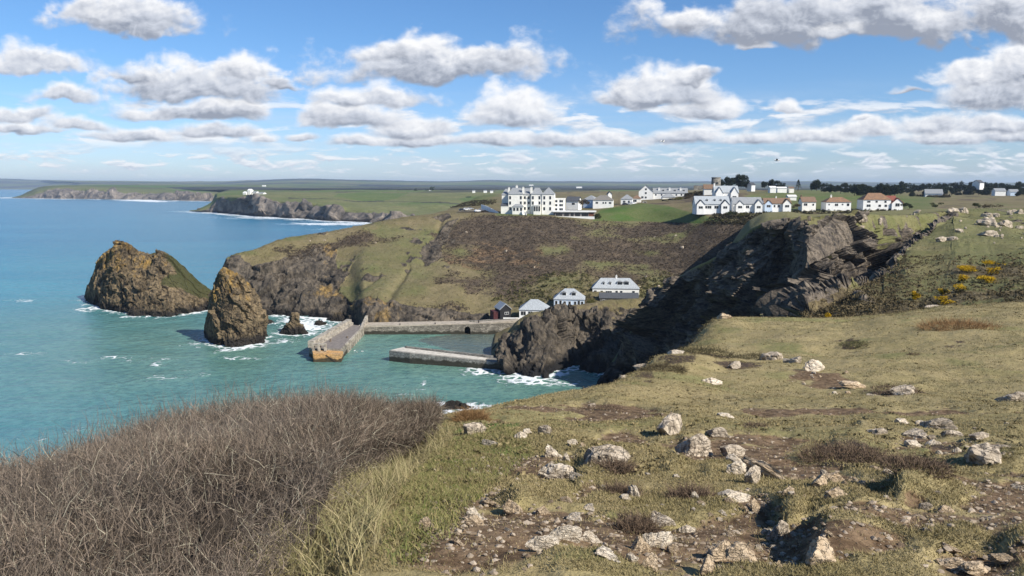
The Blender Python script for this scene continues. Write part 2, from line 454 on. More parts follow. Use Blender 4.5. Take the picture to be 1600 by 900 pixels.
M_FAR2 = land('distant_ground', .0045, (.20, .19, .10), (.11, .135, .055), heathA=(.022, .03, .03), heathB=(.075, .075, .065), bdist=10.0, bs=.3)

def masks(shape): return np.zeros(shape + (3,), np.float32), np.zeros(shape + (3,), np.float32)
COAST = []                                               # waterline points, for the foam

# ------------------------------------------------------------------ cove hillside with the hotel plateau (photo pixels px, distance in metres)
cols = [296, 318, 332, 345, 355, 375, 400, 440, 480, 515, 545, 570, 600, 650, 700, 750, 800, 860, 930, 1000, 1060, 1120, 1200, 1300, 1420, 1900]
fpy = [478, 478, 482, 486, 488, 490, 491, 493, 496, 499, 501, 505, 507, 507, 505, 500, 497, 490, 480, 471, 466, 462, 460, 460, 460, 460]
fz = [-1.5, -.5, .2, .2, .2, .2, .2, .2, .2, .2, .6, 3.6, 3.8, 3.8, 4, 4.3, 4.8, 5.6, 6.8, 8, 9, 10, 14, 16, 18, 18]
tpy = [477, 474, 470, 452, 438, 448, 440, 442, 455, 468, 474, 470, 474, 477, 479, 488, 490, 484, 473, 463, 456, 450, 446, 446, 446, 446]
tdy = [2, 4, 6, 7, 8, 9, 13, 16, 14, 12, 9, 9, 9, 8, 8, 6, 5, 5, 5, 6, 8, 9, 10, 10, 10, 10]
cpy = [476, 470, 452, 421, 402, 394, 388, 373, 366.5, 361, 355, 350, 345, 337, 334, 334, 336, 340, 342, 344, 345, 346, 345, 345, 345, 345]
cY = [340, 344, 346, 348, 350, 356, 362, 378, 390, 398, 405, 412, 422, 440, 450, 448, 440, 440, 442, 446, 432, 404, 398, 398, 398, 398]
p5 = [480, 478, 476, 470, 460, 455, 450, 440, 420, 405, 395, 385, 368, 343, 331, 332, 334.5, 336, 331, 321, 328, 329, 329, 328, 327, 327]
Y5 = [352, 356, 360, 366, 372, 380, 388, 405, 425, 440, 450, 460, 470, 475, 478, 462, 452, 450, 466, 480, 448, 428, 436, 446, 446, 446]
z6 = [-6, -6, -6, -6, -6, -6, -6, -6, -6, -6, -6, -6, -3, 12, 36, 44, 45, 45, 45, 46, 48, 51, 50, 49, 47, 47]
Y6 = [420, 425, 430, 435, 440, 450, 460, 480, 500, 520, 535, 550, 560, 600, 640, 640, 640, 620, 600, 580, 560, 560, 640, 700, 720, 720]
z7 = [-6] * 12 + [-6, -6, 20, 42, 45, 46, 47, 48, 49, 50, 50, 49, 48, 48]
Y7 = [600] * 12 + [700, 800, 900, 1000, 1100, 1150, 1200, 1200, 1200, 1200, 1200, 1200, 1200, 1200]
foot = at_z(fpy, cols, 0) if False else at_z(np.array(cols), np.array(fpy), np.array(fz))
for i_, c_ in enumerate(cols):
    if 565 <= c_ <= 830: foot[i_, :2] *= 1 + 9.5 / foot[i_, 1]
under = foot.copy(); under[:, 1] -= 3; under[:, 2] = -4
top = at(np.array(cols), np.array(tpy), foot[:, 1] + np.array(tdy))
crest = at(np.array(cols), np.array(cpy), np.array(cY))
m1 = top * .72 + crest * .28; m1[:, 2] += .4
m2 = top * .36 + crest * .64; m2[:, 2] += .8
r5 = at(np.array(cols), np.array(p5), np.array(Y5))
def rowz(cols, Y, z):
    px = np.array(cols, float); Y = np.array(Y, float)
    a, b = ray(px, np.full(len(px), 315.0)); return np.stack([a * Y, Y, np.array(z, float)], -1)
r6 = rowz(cols, Y6, z6); r7 = rowz(cols, Y7, z7)
V, pxs, vt = loft(cols, [under, foot, top, m1, m2, crest, r5, r6, r7], 1150, [4, 42, 60, 70, 70, 30, 40, 24])
px, py = proj(V); PXG, VT = np.meshgrid(pxs, vt, indexing='ij')
jx = fbm(V, .05, 4, seed=3) * 14; jy = fbm(V, .05, 4, seed=9) * 10
qx, qy = px + jx, py + jy
face = inpoly(qx, qy, [(300, 520), (330, 450), (352, 408), (372, 408), (420, 415), (450, 405), (470, 400), (510, 380), (530, 390), (535, 415), (545, 430), (528, 455), (545, 470), (600, 470), (650, 476), (700, 476), (752, 490), (752, 515), (600, 515)])
gull = inpoly(qx, qy, [(660, 385), (700, 340), (712, 340), (690, 400), (665, 410)])
rockm = sstep(2.0 - VT + fbm(V, .06, 3, seed=5) * .5, -.05, .25) * (PXG < 765)
rockm = np.maximum(rockm, face * .85); rockm = np.maximum(rockm, gull * .7)
spots = sstep(fbm(V, .10, 3, seed=31), .36, .5) * (VT < 5.2) * (px < 720)
rockm = np.maximum(rockm, spots * .8) * (VT < 5.6)
# gullies down the headland
gl = 0
for (a, b_) in (((592, 430), (520, 485)), ((452, 420), (410, 490)), ((638, 418), (604, 470)), ((690, 340), (664, 405))):
    a, b_ = np.array(a, float), np.array(b_, float); ab = b_ - a
    t = np.clip(((px - a[0]) * ab[0] + (py - a[1]) * ab[1]) / (ab @ ab), 0, 1)
    dd = np.hypot(px + jx * .35 - a[0] - t * ab[0], (py + jy * .3 - a[1] - t * ab[1]))
    gl = gl + np.exp(-(dd / (3.0 + 5 * t)) ** 2)
gl = np.clip(gl, 0, 1) * (VT < 5.3)
N = gnormals(V); N *= np.sign(N[..., 2:3] + 1e-6)
big = fbm(V, .020, 3, seed=21) * 2.4 + fbm(V, .07, 4, seed=22) * .9
big *= np.interp(VT, [0, 1, 2, 4.6, 5, 6, 8], [.5, .8, 1, 1, .35, .25, .8])
SV = V @ np.array([[.8, .1, -.59], [.0, 1, 0], [.59, 0, .8]], np.float32)
fc = facet(SV * [.7, 1, 1.2], .09, 4, mask=rockm) * 3.0 + facet(SV * [.7, 1, 1.4], .24, 5, mask=rockm) * 1.5 + facet(SV * [.6, 1, 1.3], .6, 7, mask=rockm) * .5 + fbm(SV * [.5, 1, 1.5], .5, 3, seed=8, ridged=True) * .5
small = fbm(V, .35, 3, seed=40) * .22 * np.interp(VT, [0, 4.8, 5.2, 8], [1, 1, .3, .3])
end = sstep(PXG, 296, 340)
disp = (big + small) * end * sstep(VT, .2, 1.4) + rockm * fc * end * np.interp(VT, [0, .6, 1.2, 3, 5, 5.3], [.2, .7, 1, .8, .5, 0]) * np.where(PXG > 555, .65, 1) - gl * 1.5
V = V + N * disp[..., None]
heath = inpoly(qx, qy, [(655, 405), (690, 382), (705, 345), (760, 338), (1180, 345), (1175, 372), (1130, 402), (1090, 430), (1040, 440), (1005, 438), (930, 432), (880, 432), (835, 452), (800, 446), (740, 418), (700, 410)])
heath |= inpoly(qx, qy, [(545, 372), (560, 360), (640, 352), (648, 366), (600, 380), (555, 384)])
heath |= inpoly(qx, qy, [(470, 385), (500, 380), (505, 398), (475, 400)]) | inpoly(qx, qy, [(575, 445), (600, 425), (622, 422), (600, 450)])
heath |= inpoly(qx, qy, [(725, 430), (790, 440), (835, 458), (800, 470), (760, 455)])
heath |= (VT > 5.5) & (fbm(V, .012, 3, seed=61) > .05) & (px > 690)
lush = inpoly(qx, qy, [(556, 400), (640, 350), (690, 348), (690, 410), (640, 450), (600, 470), (530, 470), (560, 440)])
lush |= inpoly(qx, qy, [(1000, 425), (1050, 428), (1045, 450), (1010, 470), (995, 460)])
lawn = inpoly(px, py, [(925, 345), (945, 318), (1012, 314), (1132, 344), (1120, 349), (1060, 347)]) & (VT > 4.8) & (VT < 6.3)
lawn |= inpoly(px, py, [(775, 338), (778, 329), (870, 330), (862, 337)]) & (VT > 4.7) & (VT < 6.2)
fieldm = (VT > 5.9) & inpoly(qx, qy, [(560, 330), (600, 300), (770, 297), (780, 305), (760, 318), (690, 322)])
fieldm |= (VT > 5.7) & inpoly(qx, qy + 0, [(1165, 303), (1260, 297), (1460, 306), (1460, 328), (1180, 328)])
M1, M2 = masks(V.shape[:2])
M1[..., 0] = np.clip(rockm + gl * .35, 0, 1)
hn = fbm(V * [1, 1, 2], .045, 4, seed=63)
heath = blur(heath, 13); lush = blur(lush, 9); fieldm = blur(fieldm, 3); lawnf = blur(lawn, 1)
M1[..., 1] = np.clip(heath * (.72 + .9 * hn) + (1 - heath) * sstep(hn, .10, .5) * .55, 0, 1) * (1 - lawnf) * (1 - fieldm)
M1[..., 2] = np.clip(lawnf * .62 + lush * (.22 + .6 * hn) + fieldm * .5 + sstep(hn, -.1, -.5) * .3, 0, 1)
M2[..., 0] = blur(inpoly(qx, qy, [(670, 440), (680, 395), (760, 368), (870, 385), (860, 445), (740, 425)]), 14) * .50 * (VT < 5)
M2[..., 1] = face * sstep(fbm(V, .045, 3, seed=71), -.05, .3) * .55
M2[..., 2] = sstep(V[..., 2] + fbm(V, .12, 3, seed=12) * 2, 3.2, 1.2) * (PXG < 560)
HILL = tag(mesh_np('hillside_terrain', V, grid_faces(*V.shape[:2]), M_HILL, {'mask': M1, 'mask2': M2}, True), 'grassy cove hillside under brown heath, with the hotel on its plateau', kind='structure')
HV = V; M1_h = M1; vt_h = vt
def hill_z(x, y):
    d = (HV[..., 0] - x) ** 2 + (HV[..., 1] - y) ** 2
    return float(HV[..., 2].ravel()[np.argmin(d)])
COAST.append(at_z(np.arange(340, 560, 3), np.interp(np.arange(340, 560, 3), cols, fpy), .0))

# ------------------------------------------------------------------ second headland and the plateau behind it
cols = [296, 312, 330, 338, 360, 380, 420, 450, 480, 520, 560, 600, 640, 700, 800, 1000, 1300, 1900]
fpy = [330, 331, 331.5, 332, 334.5, 336, 338.5, 340.5, 342, 345, 347, 349, 350, 350, 350, 350, 350, 350]
tpy = [329.5, 329, 326, 309, 307.5, 308, 311, 315, 318, 323, 328, 333, 336, 336, 336, 336, 336, 336]
tdy = [6, 12, 20, 24, 28, 30, 34, 36, 40, 40, 44, 40, 40, 40, 40, 40, 40, 40]
p3 = [329, 327, 318, 305, 303.5, 303, 304, 305, 306, 309, 312, 316, 318, 318, 318, 318, 318, 318]
px_ = np.array(cols); foot = at_z(px_, np.array(fpy), .3)
under = foot.copy(); under[:, 1] -= 15; under[:, 2] = -6
top = at(px_, np.array(tpy), foot[:, 1] + np.array(tdy))
r3 = at(px_, np.array(p3), foot[:, 1] + np.array([20, 40, 120, 200, 220, 230, 260, 260, 260, 280, 300, 300, 300, 300, 300, 300, 300, 300]))
r4 = at(px_, np.array([328.5, 326, 316, 303, 301.5, 301, 301, 301, 301.5, 302, 303, 304, 304, 303, 302, 301, 301, 301]), r3[:, 1] + 250)
r5 = rowz(cols, [2050, 2100, 2200, 2400] + [2700] * 14, [-8, -8, 5, 30] + [42] * 14)
V, pxs, vt = loft(cols, [under, foot, top, r3, r4, r5], 900, [3, 26, 26, 16, 20])
px, py = proj(V); PXG, VT = np.meshgrid(pxs, vt, indexing='ij')
N = gnormals(V); N *= np.sign(N[..., 2:3] + 1e-6)
e = sstep(PXG, 298, 335)
rk = sstep(2.05 - VT + fbm(V, .018, 3, seed=5) * .55, -.05, .3)
fc = facet(V * [1, .6, .5], .022, 14, mask=rk) * 11 + facet(V * [1, .7, .6], .06, 15, mask=rk) * 4
V = V + N * ((fbm(V, .006, 3, seed=2) * 5 + fbm(V, .02, 3, seed=4) * 2) * e * sstep(VT, 1.2, 2) * np.interp(VT, [0, 3, 4, 5], [1, 1, .4, .4]) + fc * rk * np.clip(e + .2, 0, 1) * sstep(VT, .4, 1.2))[..., None]
M1, M2 = masks(V.shape[:2])
fld = fbm(V * [1, .5, 0], .006, 2, seed=51)
M1[..., 0] = rk
M1[..., 1] = ((VT > 4.2) & (fld > .08)) * .6 + (np.abs(py + 2 - (311 + (px - 460) * .045)) < .7) * (px > 450) * (px < 760) * .9
M1[..., 2] = ((VT > 2.6) & (fld < 0)) * .5 * sstep(VT, 2.4, 3)
M2[..., 1] = 0; M2[..., 2] = sstep(V[..., 2] + fbm(V, .05, 2, seed=12) * 4, 6, 2)
tag(mesh_np('middle_headland_terrain', V, grid_faces(*V.shape[:2]), M_FAR, {'mask': M1, 'mask2': M2}, True), 'dark cliffed headland of fields beyond the second bay', kind='structure')
COAST.append(at_z(np.arange(306, 640, 3), np.interp(np.arange(306, 640, 3), cols, fpy), 0))

# ------------------------------------------------------------------ far headland
cols = [18, 30, 45, 60, 90, 130, 180, 230, 262, 300, 340, 420]
fpy = [309.3, 309.5, 309.8, 310, 310.5, 311, 311.5, 312, 312.8, 313.6, 314.5, 315]
tpy = [309, 308.5, 305, 300, 297, 296, 299, 302, 304.5, 306.5, 307, 306]
p3 = [308.8, 307, 302, 295, 291.5, 290.5, 293, 295, 296, 297, 298, 298]
px_ = np.array(cols); foot = at_z(px_, np.array(fpy), .3); under = foot.copy(); under[:, 1] -= 30; under[:, 2] = -9
top = at(px_, np.array(tpy), foot[:, 1] + np.linspace(30, 100, 12)); r3 = at(px_, np.array(p3), foot[:, 1] + np.linspace(60, 600, 12))
r4 = at(px_, np.array([308.8, 306, 300, 294, 290.5, 289.6, 290.3, 291.5, 292, 292.5, 293, 293]), foot[:, 1] + np.linspace(120, 1500, 12))
r5 = rowz(cols, list(foot[:, 1] + np.linspace(300, 3000, 12)), [-9, -9, -5, 20, 45, 55, 58, 60, 60, 60, 60, 60])
V, pxs, vt = loft(cols, [under, foot, top, r3, r4, r5], 500, [3, 16, 16, 10, 8])
PXG, VT = np.meshgrid(pxs, vt, indexing='ij'); N = gnormals(V); N *= np.sign(N[..., 2:3] + 1e-6)
rk = sstep(2.25 - VT + fbm(V, .006, 3, seed=5) * .6, -.05, .3)
V = V + N * ((facet(V * [1, .5, .6], .010, 24) * 16 + facet(V * [1, .5, .6], .03, 25) * 6) * rk * sstep(VT, .4, 1.3) + fbm(V, .003, 3, seed=6) * 6 * sstep(VT, 1.5, 2.2))[..., None] * sstep(PXG, 18, 60)[..., None]
M1, M2 = masks(V.shape[:2]); fld = fbm(V * [1, .4, 0], .003, 2, seed=52)
M1[..., 0] = rk * .8; M1[..., 2] = (VT > 2.7) * (.35 + .5 * (fld < 0)); M1[..., 1] = (VT > 2.9) * (fld > .2) * .5; M2[..., 1] = rk * .15
tag(mesh_np('far_headland_terrain', V, grid_faces(*V.shape[:2]), M_FAR, {'mask': M1, 'mask2': M2}, True), 'far low headland with brown cliffs and green fields', kind='structure')
COAST.append(at_z(np.arange(20, 345, 4), np.interp(np.arange(20, 345, 4), cols, fpy), 0))

# ------------------------------------------------------------------ distant country up to the skyline
cols = [-700, -200, 0, 60, 110, 150, 250, 350, 400, 480, 560, 700, 760, 800, 900, 1000, 1100, 1250, 1400, 1600, 2300]
rdg = [278, 278.5, 279, 281, 282, 283, 283, 284, 282, 279.3, 280.8, 283, 281.6, 282.5, 283.5, 284, 283.5, 284, 285.5, 286, 286]
px_ = np.array(cols)
nearY = [11000, 11000, 10500, 10000, 7000, 4300, 3600, 3000, 2600] + [2600] * 12
nz = [-10, -10, -10, -10, -8, 20, 38, 40, 42] + [43] * 12
ra = rowz(cols, nearY, nz)
rb = rowz(cols, [y + 250 for y in nearY], [3, 3, 3, 3, 15, 40, 45, 45, 44] + [45] * 12)
rc = rowz(cols, [max(4600, y + 900) for y in nearY], [35, 35, 35, 30, 40, 50, 52, 52, 50] + [44] * 12)
rd = at(px_, np.array(rdg) + 4.5, np.maximum(7600, np.array(nearY) + 2600)); re = at(px_, np.array(rdg), np.maximum(11000, np.array(nearY) + 5200))
rf = re.copy(); rf[:, 1] += 2500; rf[:, 2] -= 90
V, pxs, vt = loft(cols, [ra, rb, rc, rd, re, rf], 1100, [6, 16, 20, 20, 6])
PXG, VT = np.meshgrid(pxs, vt, indexing='ij')
V[..., 2] += (fbm(V, .0012, 4, seed=6) * 7 + fbm(V, .006, 2, seed=16) * 3) * sstep(VT, .2, 1.2) * np.interp(VT, [0, 2, 4, 5], [.3, .6, 1.6, 1])
M1, M2 = masks(V.shape[:2])
cell = facet(V * [1, .35, 0], .004, 61, tilt=0); hd = fbm(V * [.25, 1, 0], .0016, 3, seed=62)
M1[..., 1] = np.clip(sstep(hd, -.1, .25) * 1.0 + (cell > .3) * .3, 0, 1); M1[..., 2] = (cell < -.05) * .45
M2[..., 0] = (cell > .48) * .35
tag(mesh_np('distant_hills', V, grid_faces(*V.shape[:2]), M_FAR2, {'mask': M1, 'mask2': M2}, True), 'low blue distant hills and fields along the skyline', kind='structure')

# ------------------------------------------------------------------ right-hand cliffs, gully and plateau
cols = [925, 940, 970, 1000, 1030, 1060, 1090, 1110, 1140, 1175, 1200, 1230, 1260, 1290, 1320, 1350, 1390, 1420, 1450, 1490, 1540, 1600, 1700, 1900, 2100]
A = lambda *v: np.array(v, float)
px_ = A(*cols)
bpy_ = [640, 648, 640, 628, 618, 606, 590, 575, 560, 548, 540, 536, 531, 526, 520, 516, 511, 508, 506, 504, 502, 500, 500, 500, 500]
bY = [186, 186, 180, 165, 158, 150, 142, 135, 126, 120, 115, 108, 82, 80, 78, 77, 76, 76, 75, 72, 70, 67, 64, 62, 60]
gpy = [625, 618, 600, 585, 572, 560, 545, 535, 520, 508, 502, 498, 491, 474, 458, 441, 420, 388, 364, 336, 346, 372, 380, 385, 385]
gY = [198, 196, 192, 182, 172, 162, 152, 144, 134, 126, 118, 110, 92, 96, 101, 106, 118, 140, 172, 222, 205, 150, 140, 135, 135]
fpy_ = [615, 604, 582, 560, 545, 532, 520, 510, 500, 500, 496, 494, 489, 476, 461, 445, 425, 392, 367, 336, 342, 362, 370, 375, 375]
fY_ = [203, 202, 204, 200, 192, 182, 172, 162, 148, 140, 130, 120, 128, 134, 142, 148, 160, 176, 198, 234, 222, 180, 170, 165, 165]
fdz = [0, 0, 0, 0, 0, 0, 0, 0, 0, -1, -2, -4, -13, -14, -15, -15, -14, -12, -8, -2, 0, 0, 0, 0, 0]
dpy = [608, 590, 560, 528, 500, 485, 470, 460, 450, 446, 446, 446, 440, 428, 415, 404, 393, 371, 352, 333, 338, 350, 355, 360, 360]
dY = [208, 208, 214, 214, 208, 202, 194, 186, 178, 165, 158, 150, 158, 164, 172, 180, 196, 212, 228, 250, 240, 215, 210, 205, 205]
spy = [606, 588, 545, 490, 452, 433, 415, 406, 389, 357, 346, 342, 340, 338, 336, 335, 336, 336, 333, 329, 327, 326, 326, 326, 326]
sY = [212,214,224,228,222,216,208,202,193,183,180,179,179,181,185,191,208,222,240,258,270,280,290,290,290]
for i_, c_ in enumerate(cols):
    if c_ <= 1232:                                       # the steep shaded wall of the inlet
        k_ = 1.0 if c_ < 1220 else .95
        for arr, back in ((bY, 17), (gY, 14), (fY_, 10), (dY, 5)): arr[i_] = sY[i_] - back * k_
        fdz[i_] = 0
b_ = at(px_, A(*bpy_), A(*bY)); g_ = at(px_, A(*gpy), A(*gY)); f_ = at(px_, A(*fpy_), A(*fY_)); f_[:, 2] += A(*fdz)
d_ = at(px_, A(*dpy), A(*dY)); s_ = at(px_, A(*spy), A(*sY))
bk_dy = A(14, 16, 22, 30, 34, 38, 44, 54, 70, 90, 120, 130, 90, 90, 90, 90, 90, 90, 80, 70, 70, 60, 60, 60, 60)
bk = s_.copy(); bk[:, 1] += bk_dy; bk[:, 0] *= bk[:, 1] / s_[:, 1]
bk[:, 2] = A(-6, -6, 3, 8, 10, 14, 20, 26, 34, 43, 45, 45, 45, 45, 45, 45, 45, 45, 45.5, 46, 46, 46, 46, 46, 46)
bb = bk.copy(); bb[:, 1] += 90; bb[:, 0] *= bb[:, 1] / bk[:, 1]
bb[:, 2] = A(-12, -12, -8, -4, 0, 2, 8, 16, 28, 41, 43.0, 43.2, 43.2, 43.3, 43.5, 43.8, 44, 44, 44, 44, 44, 44, 44, 44, 44)
b0 = b_.copy(); b0[:, 1] -= A(*([6] * 12 + [10] * 13)); b0[:, 2] -= A(*([12] * 4 + [22] * 8 + [6] * 4 + [3] * 9)); b0[:, 0] *= b0[:, 1] / b_[:, 1]
V, pxs, vt = loft(cols, [b0, b_, g_, f_, d_, s_, bk, bb], 900, [8, 70, 60, 60, 110, 50, 26])
px, py = proj(V); PXG, VT = np.meshgrid(pxs, vt, indexing='ij')
jx = fbm(V, .09, 4, seed=3) * 16; jy = fbm(V, .09, 4, seed=9) * 10; qx, qy = px + jx, py + jy
gorse_side = (VT < 2.0) & (PXG > 1235)
rk = (1 - gorse_side) * sstep(5.05 - VT, -.02, .25)
grassy = inpoly(qx, qy, [(1330, 350), (1350, 333), (1600, 326), (1950, 326), (1950, 505), (1560, 500), (1500, 400), (1430, 360), (1390, 385), (1345, 375)]) | ((PXG > 1500) & (VT > 1))
cleft = (VT > 1.97) & (VT < 3.3) & (PXG > 1240) & (PXG < 1505)
rk = np.where(cleft, 1, rk * (1 - grassy * .93))
top_out = sstep(fbm(V, .16, 3, seed=44), .2, .4) * (VT > 3.6) * (VT < 5.3) * (PXG > 1180) * .8
top_out = np.maximum(top_out, sstep(fbm(V * [1, .4, 1], .22, 3, seed=45), .25, .4) * (VT < 2) * (PXG > 1260) * (PXG < 1420) * .6)
rk = np.maximum(rk, top_out); rk = np.maximum(rk, ((PXG < 1240) & (VT < 4.9)) * 1.0)
slab = inpoly(px + jx * .3, py + jy * .3, [(1212, 450), (1222, 425), (1272, 368), (1300, 340), (1325, 345), (1335, 375), (1318, 388), (1262, 415), (1240, 432)])
N = gnormals(V); N *= np.sign(N[..., 2:3] * 1.0 - N[..., 1:2] * .8 + 1e-6)
SV = V @ np.array([[.8, .1, -.59], [.0, 1, 0], [.59, 0, .8]], np.float32)        # strata dipping to the left
fc = facet(SV * [.75, 1, 1.0], .065, 4) * 5.2 + facet(SV * [.8, 1, 1.1], .17, 5) * 2.6 + facet(SV * [.7, 1, 1], .45, 6) * 1.2 + facet(SV * [.7, 1, 1], 1.1, 7) * .45 + fbm(SV, .4, 3, seed=8, ridged=True) * .6
fc = np.where(slab, fc * .12, fc)
amp = np.interp(VT, [0, 1, 2, 3, 4, 4.8, 5, 5.5, 7], [.3, .6, .9, 1.15, 1.2, .5, .2, .2, .12]) * np.interp(PXG, [1240, 1330, 1450, 1560], [1, .75, .5, .25])
und = fbm(V, .04, 3, seed=13) * 1.0 + fbm(V, .15, 3, seed=14) * .5
tuft = fbm(V, .30, 3, seed=15) * .35 * gorse_side
und = np.where(PXG > 1380, und * .4, und)
V = V + N * ((und * np.interp(VT, [0, 4, 5, 7], [1, 1, .35, .3]) + tuft) * sstep(PXG, 925, 1010) + fc * blur(rk, 2) * amp * np.where(grassy & (VT > 4.5), .5, 1) * (.35 + .65 * sstep(PXG, 930, 990)))[..., None]
M1, M2 = masks(V.shape[:2])
nz = np.abs(gnormals(V)[..., 2])
ledge = sstep(blur(nz, 2), .55, .85) * sstep(fbm(V, .14, 3, seed=46), -.25, .2) * (PXG > 1120) * (VT > 2.2)
rk = rk * (1 - .8 * ledge)
M1[..., 0] = rk * .95
M1[..., 1] = gorse_side * sstep(qy, 392, 420) * (.38 + .45 * sstep(fbm(V, .12, 3, seed=18), -.2, .3)) * sstep(PXG, 1240, 1270)
M1[..., 2] = inpoly(qx, qy, [(1270, 500), (1300, 470), (1350, 430), (1420, 385), (1350, 420), (1240, 450), (1120, 560), (1200, 520)]) * .7 + grassy * .12
M2[..., 1] = sstep(fbm(V, .07, 3, seed=75), .25, .5) * .32
M2[..., 2] = sstep(V[..., 2] + fbm(V, .2, 3, seed=12) * 2, 4.0, 1.5)
co = tag(mesh_np('cliff_terrain', V, grid_faces(*V.shape[:2]), M_MID, {'mask': M1, 'mask2': M2}, False), 'dark shaded cliffs, gully and grassy plateau on the right', kind='structure')
fm = (M1[:-1, :-1, 0] + M1[1:, 1:, 0]) < .9
co.data.polygons.foreach_set('use_smooth', fm.ravel())
CLV = V; CLP = (px, py, VT, PXG)

# ------------------------------------------------------------------ small headland between harbour and shaded inlet
cols = [762, 772, 782, 795, 808, 820, 835, 850, 865, 880, 900, 920, 940, 955, 970, 990, 1010, 1040, 1080]
fpy = [572, 573, 576, 580, 583, 586, 588, 588, 586, 582, 580, 582, 584, 584, 582, 578, 570, 560, 550]
tpy = [566, 556, 536, 520, 506, 497, 490, 486, 483, 480, 477, 474, 471, 470, 469, 467, 464, 460, 456]
fYo = [0, 0, 0, 0, 0, 0, 0, 0, 2, 6, 8, 6, 3, 2, 2, 4, 6, 8, 10]
tY = [238, 240, 242, 244, 245, 246, 247, 248, 249, 251, 252, 253, 254, 255, 256, 257, 258, 260, 262]
px_ = A(*cols); foot = at_z(px_, A(*fpy), .2); sc = (foot[:, 1] + A(*fYo)) / foot[:, 1]; foot[:, 0] *= sc; foot[:, 1] *= sc
under = foot.copy(); under[:, 1] -= 3; under[:, 2] = -4
top = at(px_, A(*tpy), A(*tY))
mid = foot * .55 + top * .45; mid[:, 2] += A(0, .3, .6, 1, 1, 1, 1, .6, -.6, -1.5, -2, -1.5, 0, .6, 1, 1, 1, 1, 1); mid[:, 1] += A(0, 0, 0, -1, -1.5, -1.5, -1.5, 0, 2, 4, 5, 4, 1, 0, 0, 0, 0, 0, 0)
up = foot * .2 + top * .8; up[:, 2] += 1.2 * A(0, .2, .5, 1, 1, 1, 1, 1, 1, 1, 1, 1, 1, 1, 1, 1, 1, 1, 1)
bk = top.copy(); bk[:, 1] += 20; bk[:, 0] *= bk[:, 1] / top[:, 1]; bk[:, 2] = A(-3, 1, 2, 3.2, 3.6, 4, 4.5, 5, 5.4, 5.8, 6.2, 6.6, 7, 7.3, 7.6, 8, 8, 8, 8)
bb = bk.copy(); bb[:, 1] += 60; bb[:, 2] = A(-5, -2, 0, 2, 2.5, 3, 3.5, 4, 4.5, 5, 5, 5.5, 6, 6, 6.5, 7, 7, 7, 7)
V, pxs, vt = loft(cols, [under, foot, mid, up, top, bk, bb], 420, [4, 60, 44, 24, 30, 16])
px, py = proj(V); PXG, VT = np.meshgrid(pxs, vt, indexing='ij')
N = gnormals(V); N *= np.sign(N[..., 2:3] - N[..., 1:2] * .8 + 1e-6)
rk = sstep(3.3 - VT + fbm(V, .15, 3, seed=5) * 1.1 - sstep(px, 930, 960) * .6, -.1, .4)
fc = facet(V * [1.2, 1, .55], .11, 34) * 3.2 + facet(V * [1.1, 1, .6], .27, 35) * 1.5 + facet(V, .7, 36) * .45 + fbm(V, .5, 3, seed=8, ridged=True) * .5
V = V + N * ((fbm(V, .08, 3, seed=13) * .7 + fbm(V, .35, 3, seed=14) * .25) * sstep(VT, .5, 2) + fc * np.clip(rk, .12, 1) * np.interp(VT, [0, 1, 3.5, 4, 5], [.5, 1, .8, .3, .1]))[..., None] * sstep(PXG, 762, 785)[..., None]
M1, M2 = masks(V.shape[:2])
M1[..., 0] = rk * .9; M1[..., 1] = sstep(fbm(V, .12, 3, seed=19), 0, .3) * .4; M2[..., 0] = inpoly(px, py, [(985, 520), (1000, 480), (1012, 466), (1020, 520)]) * .6
M2[..., 2] = sstep(V[..., 2] + fbm(V, .2, 3, seed=12) * 1.6, 4.2, 1.4); M2[..., 1] = .12
tag(mesh_np('small_headland_terrain', V, grid_faces(*V.shape[:2]), M_HILL, {'mask': M1, 'mask2': M2}, True), 'small rocky headland between harbour and shaded inlet', kind='structure')
COAST.append(foot[:, :3])
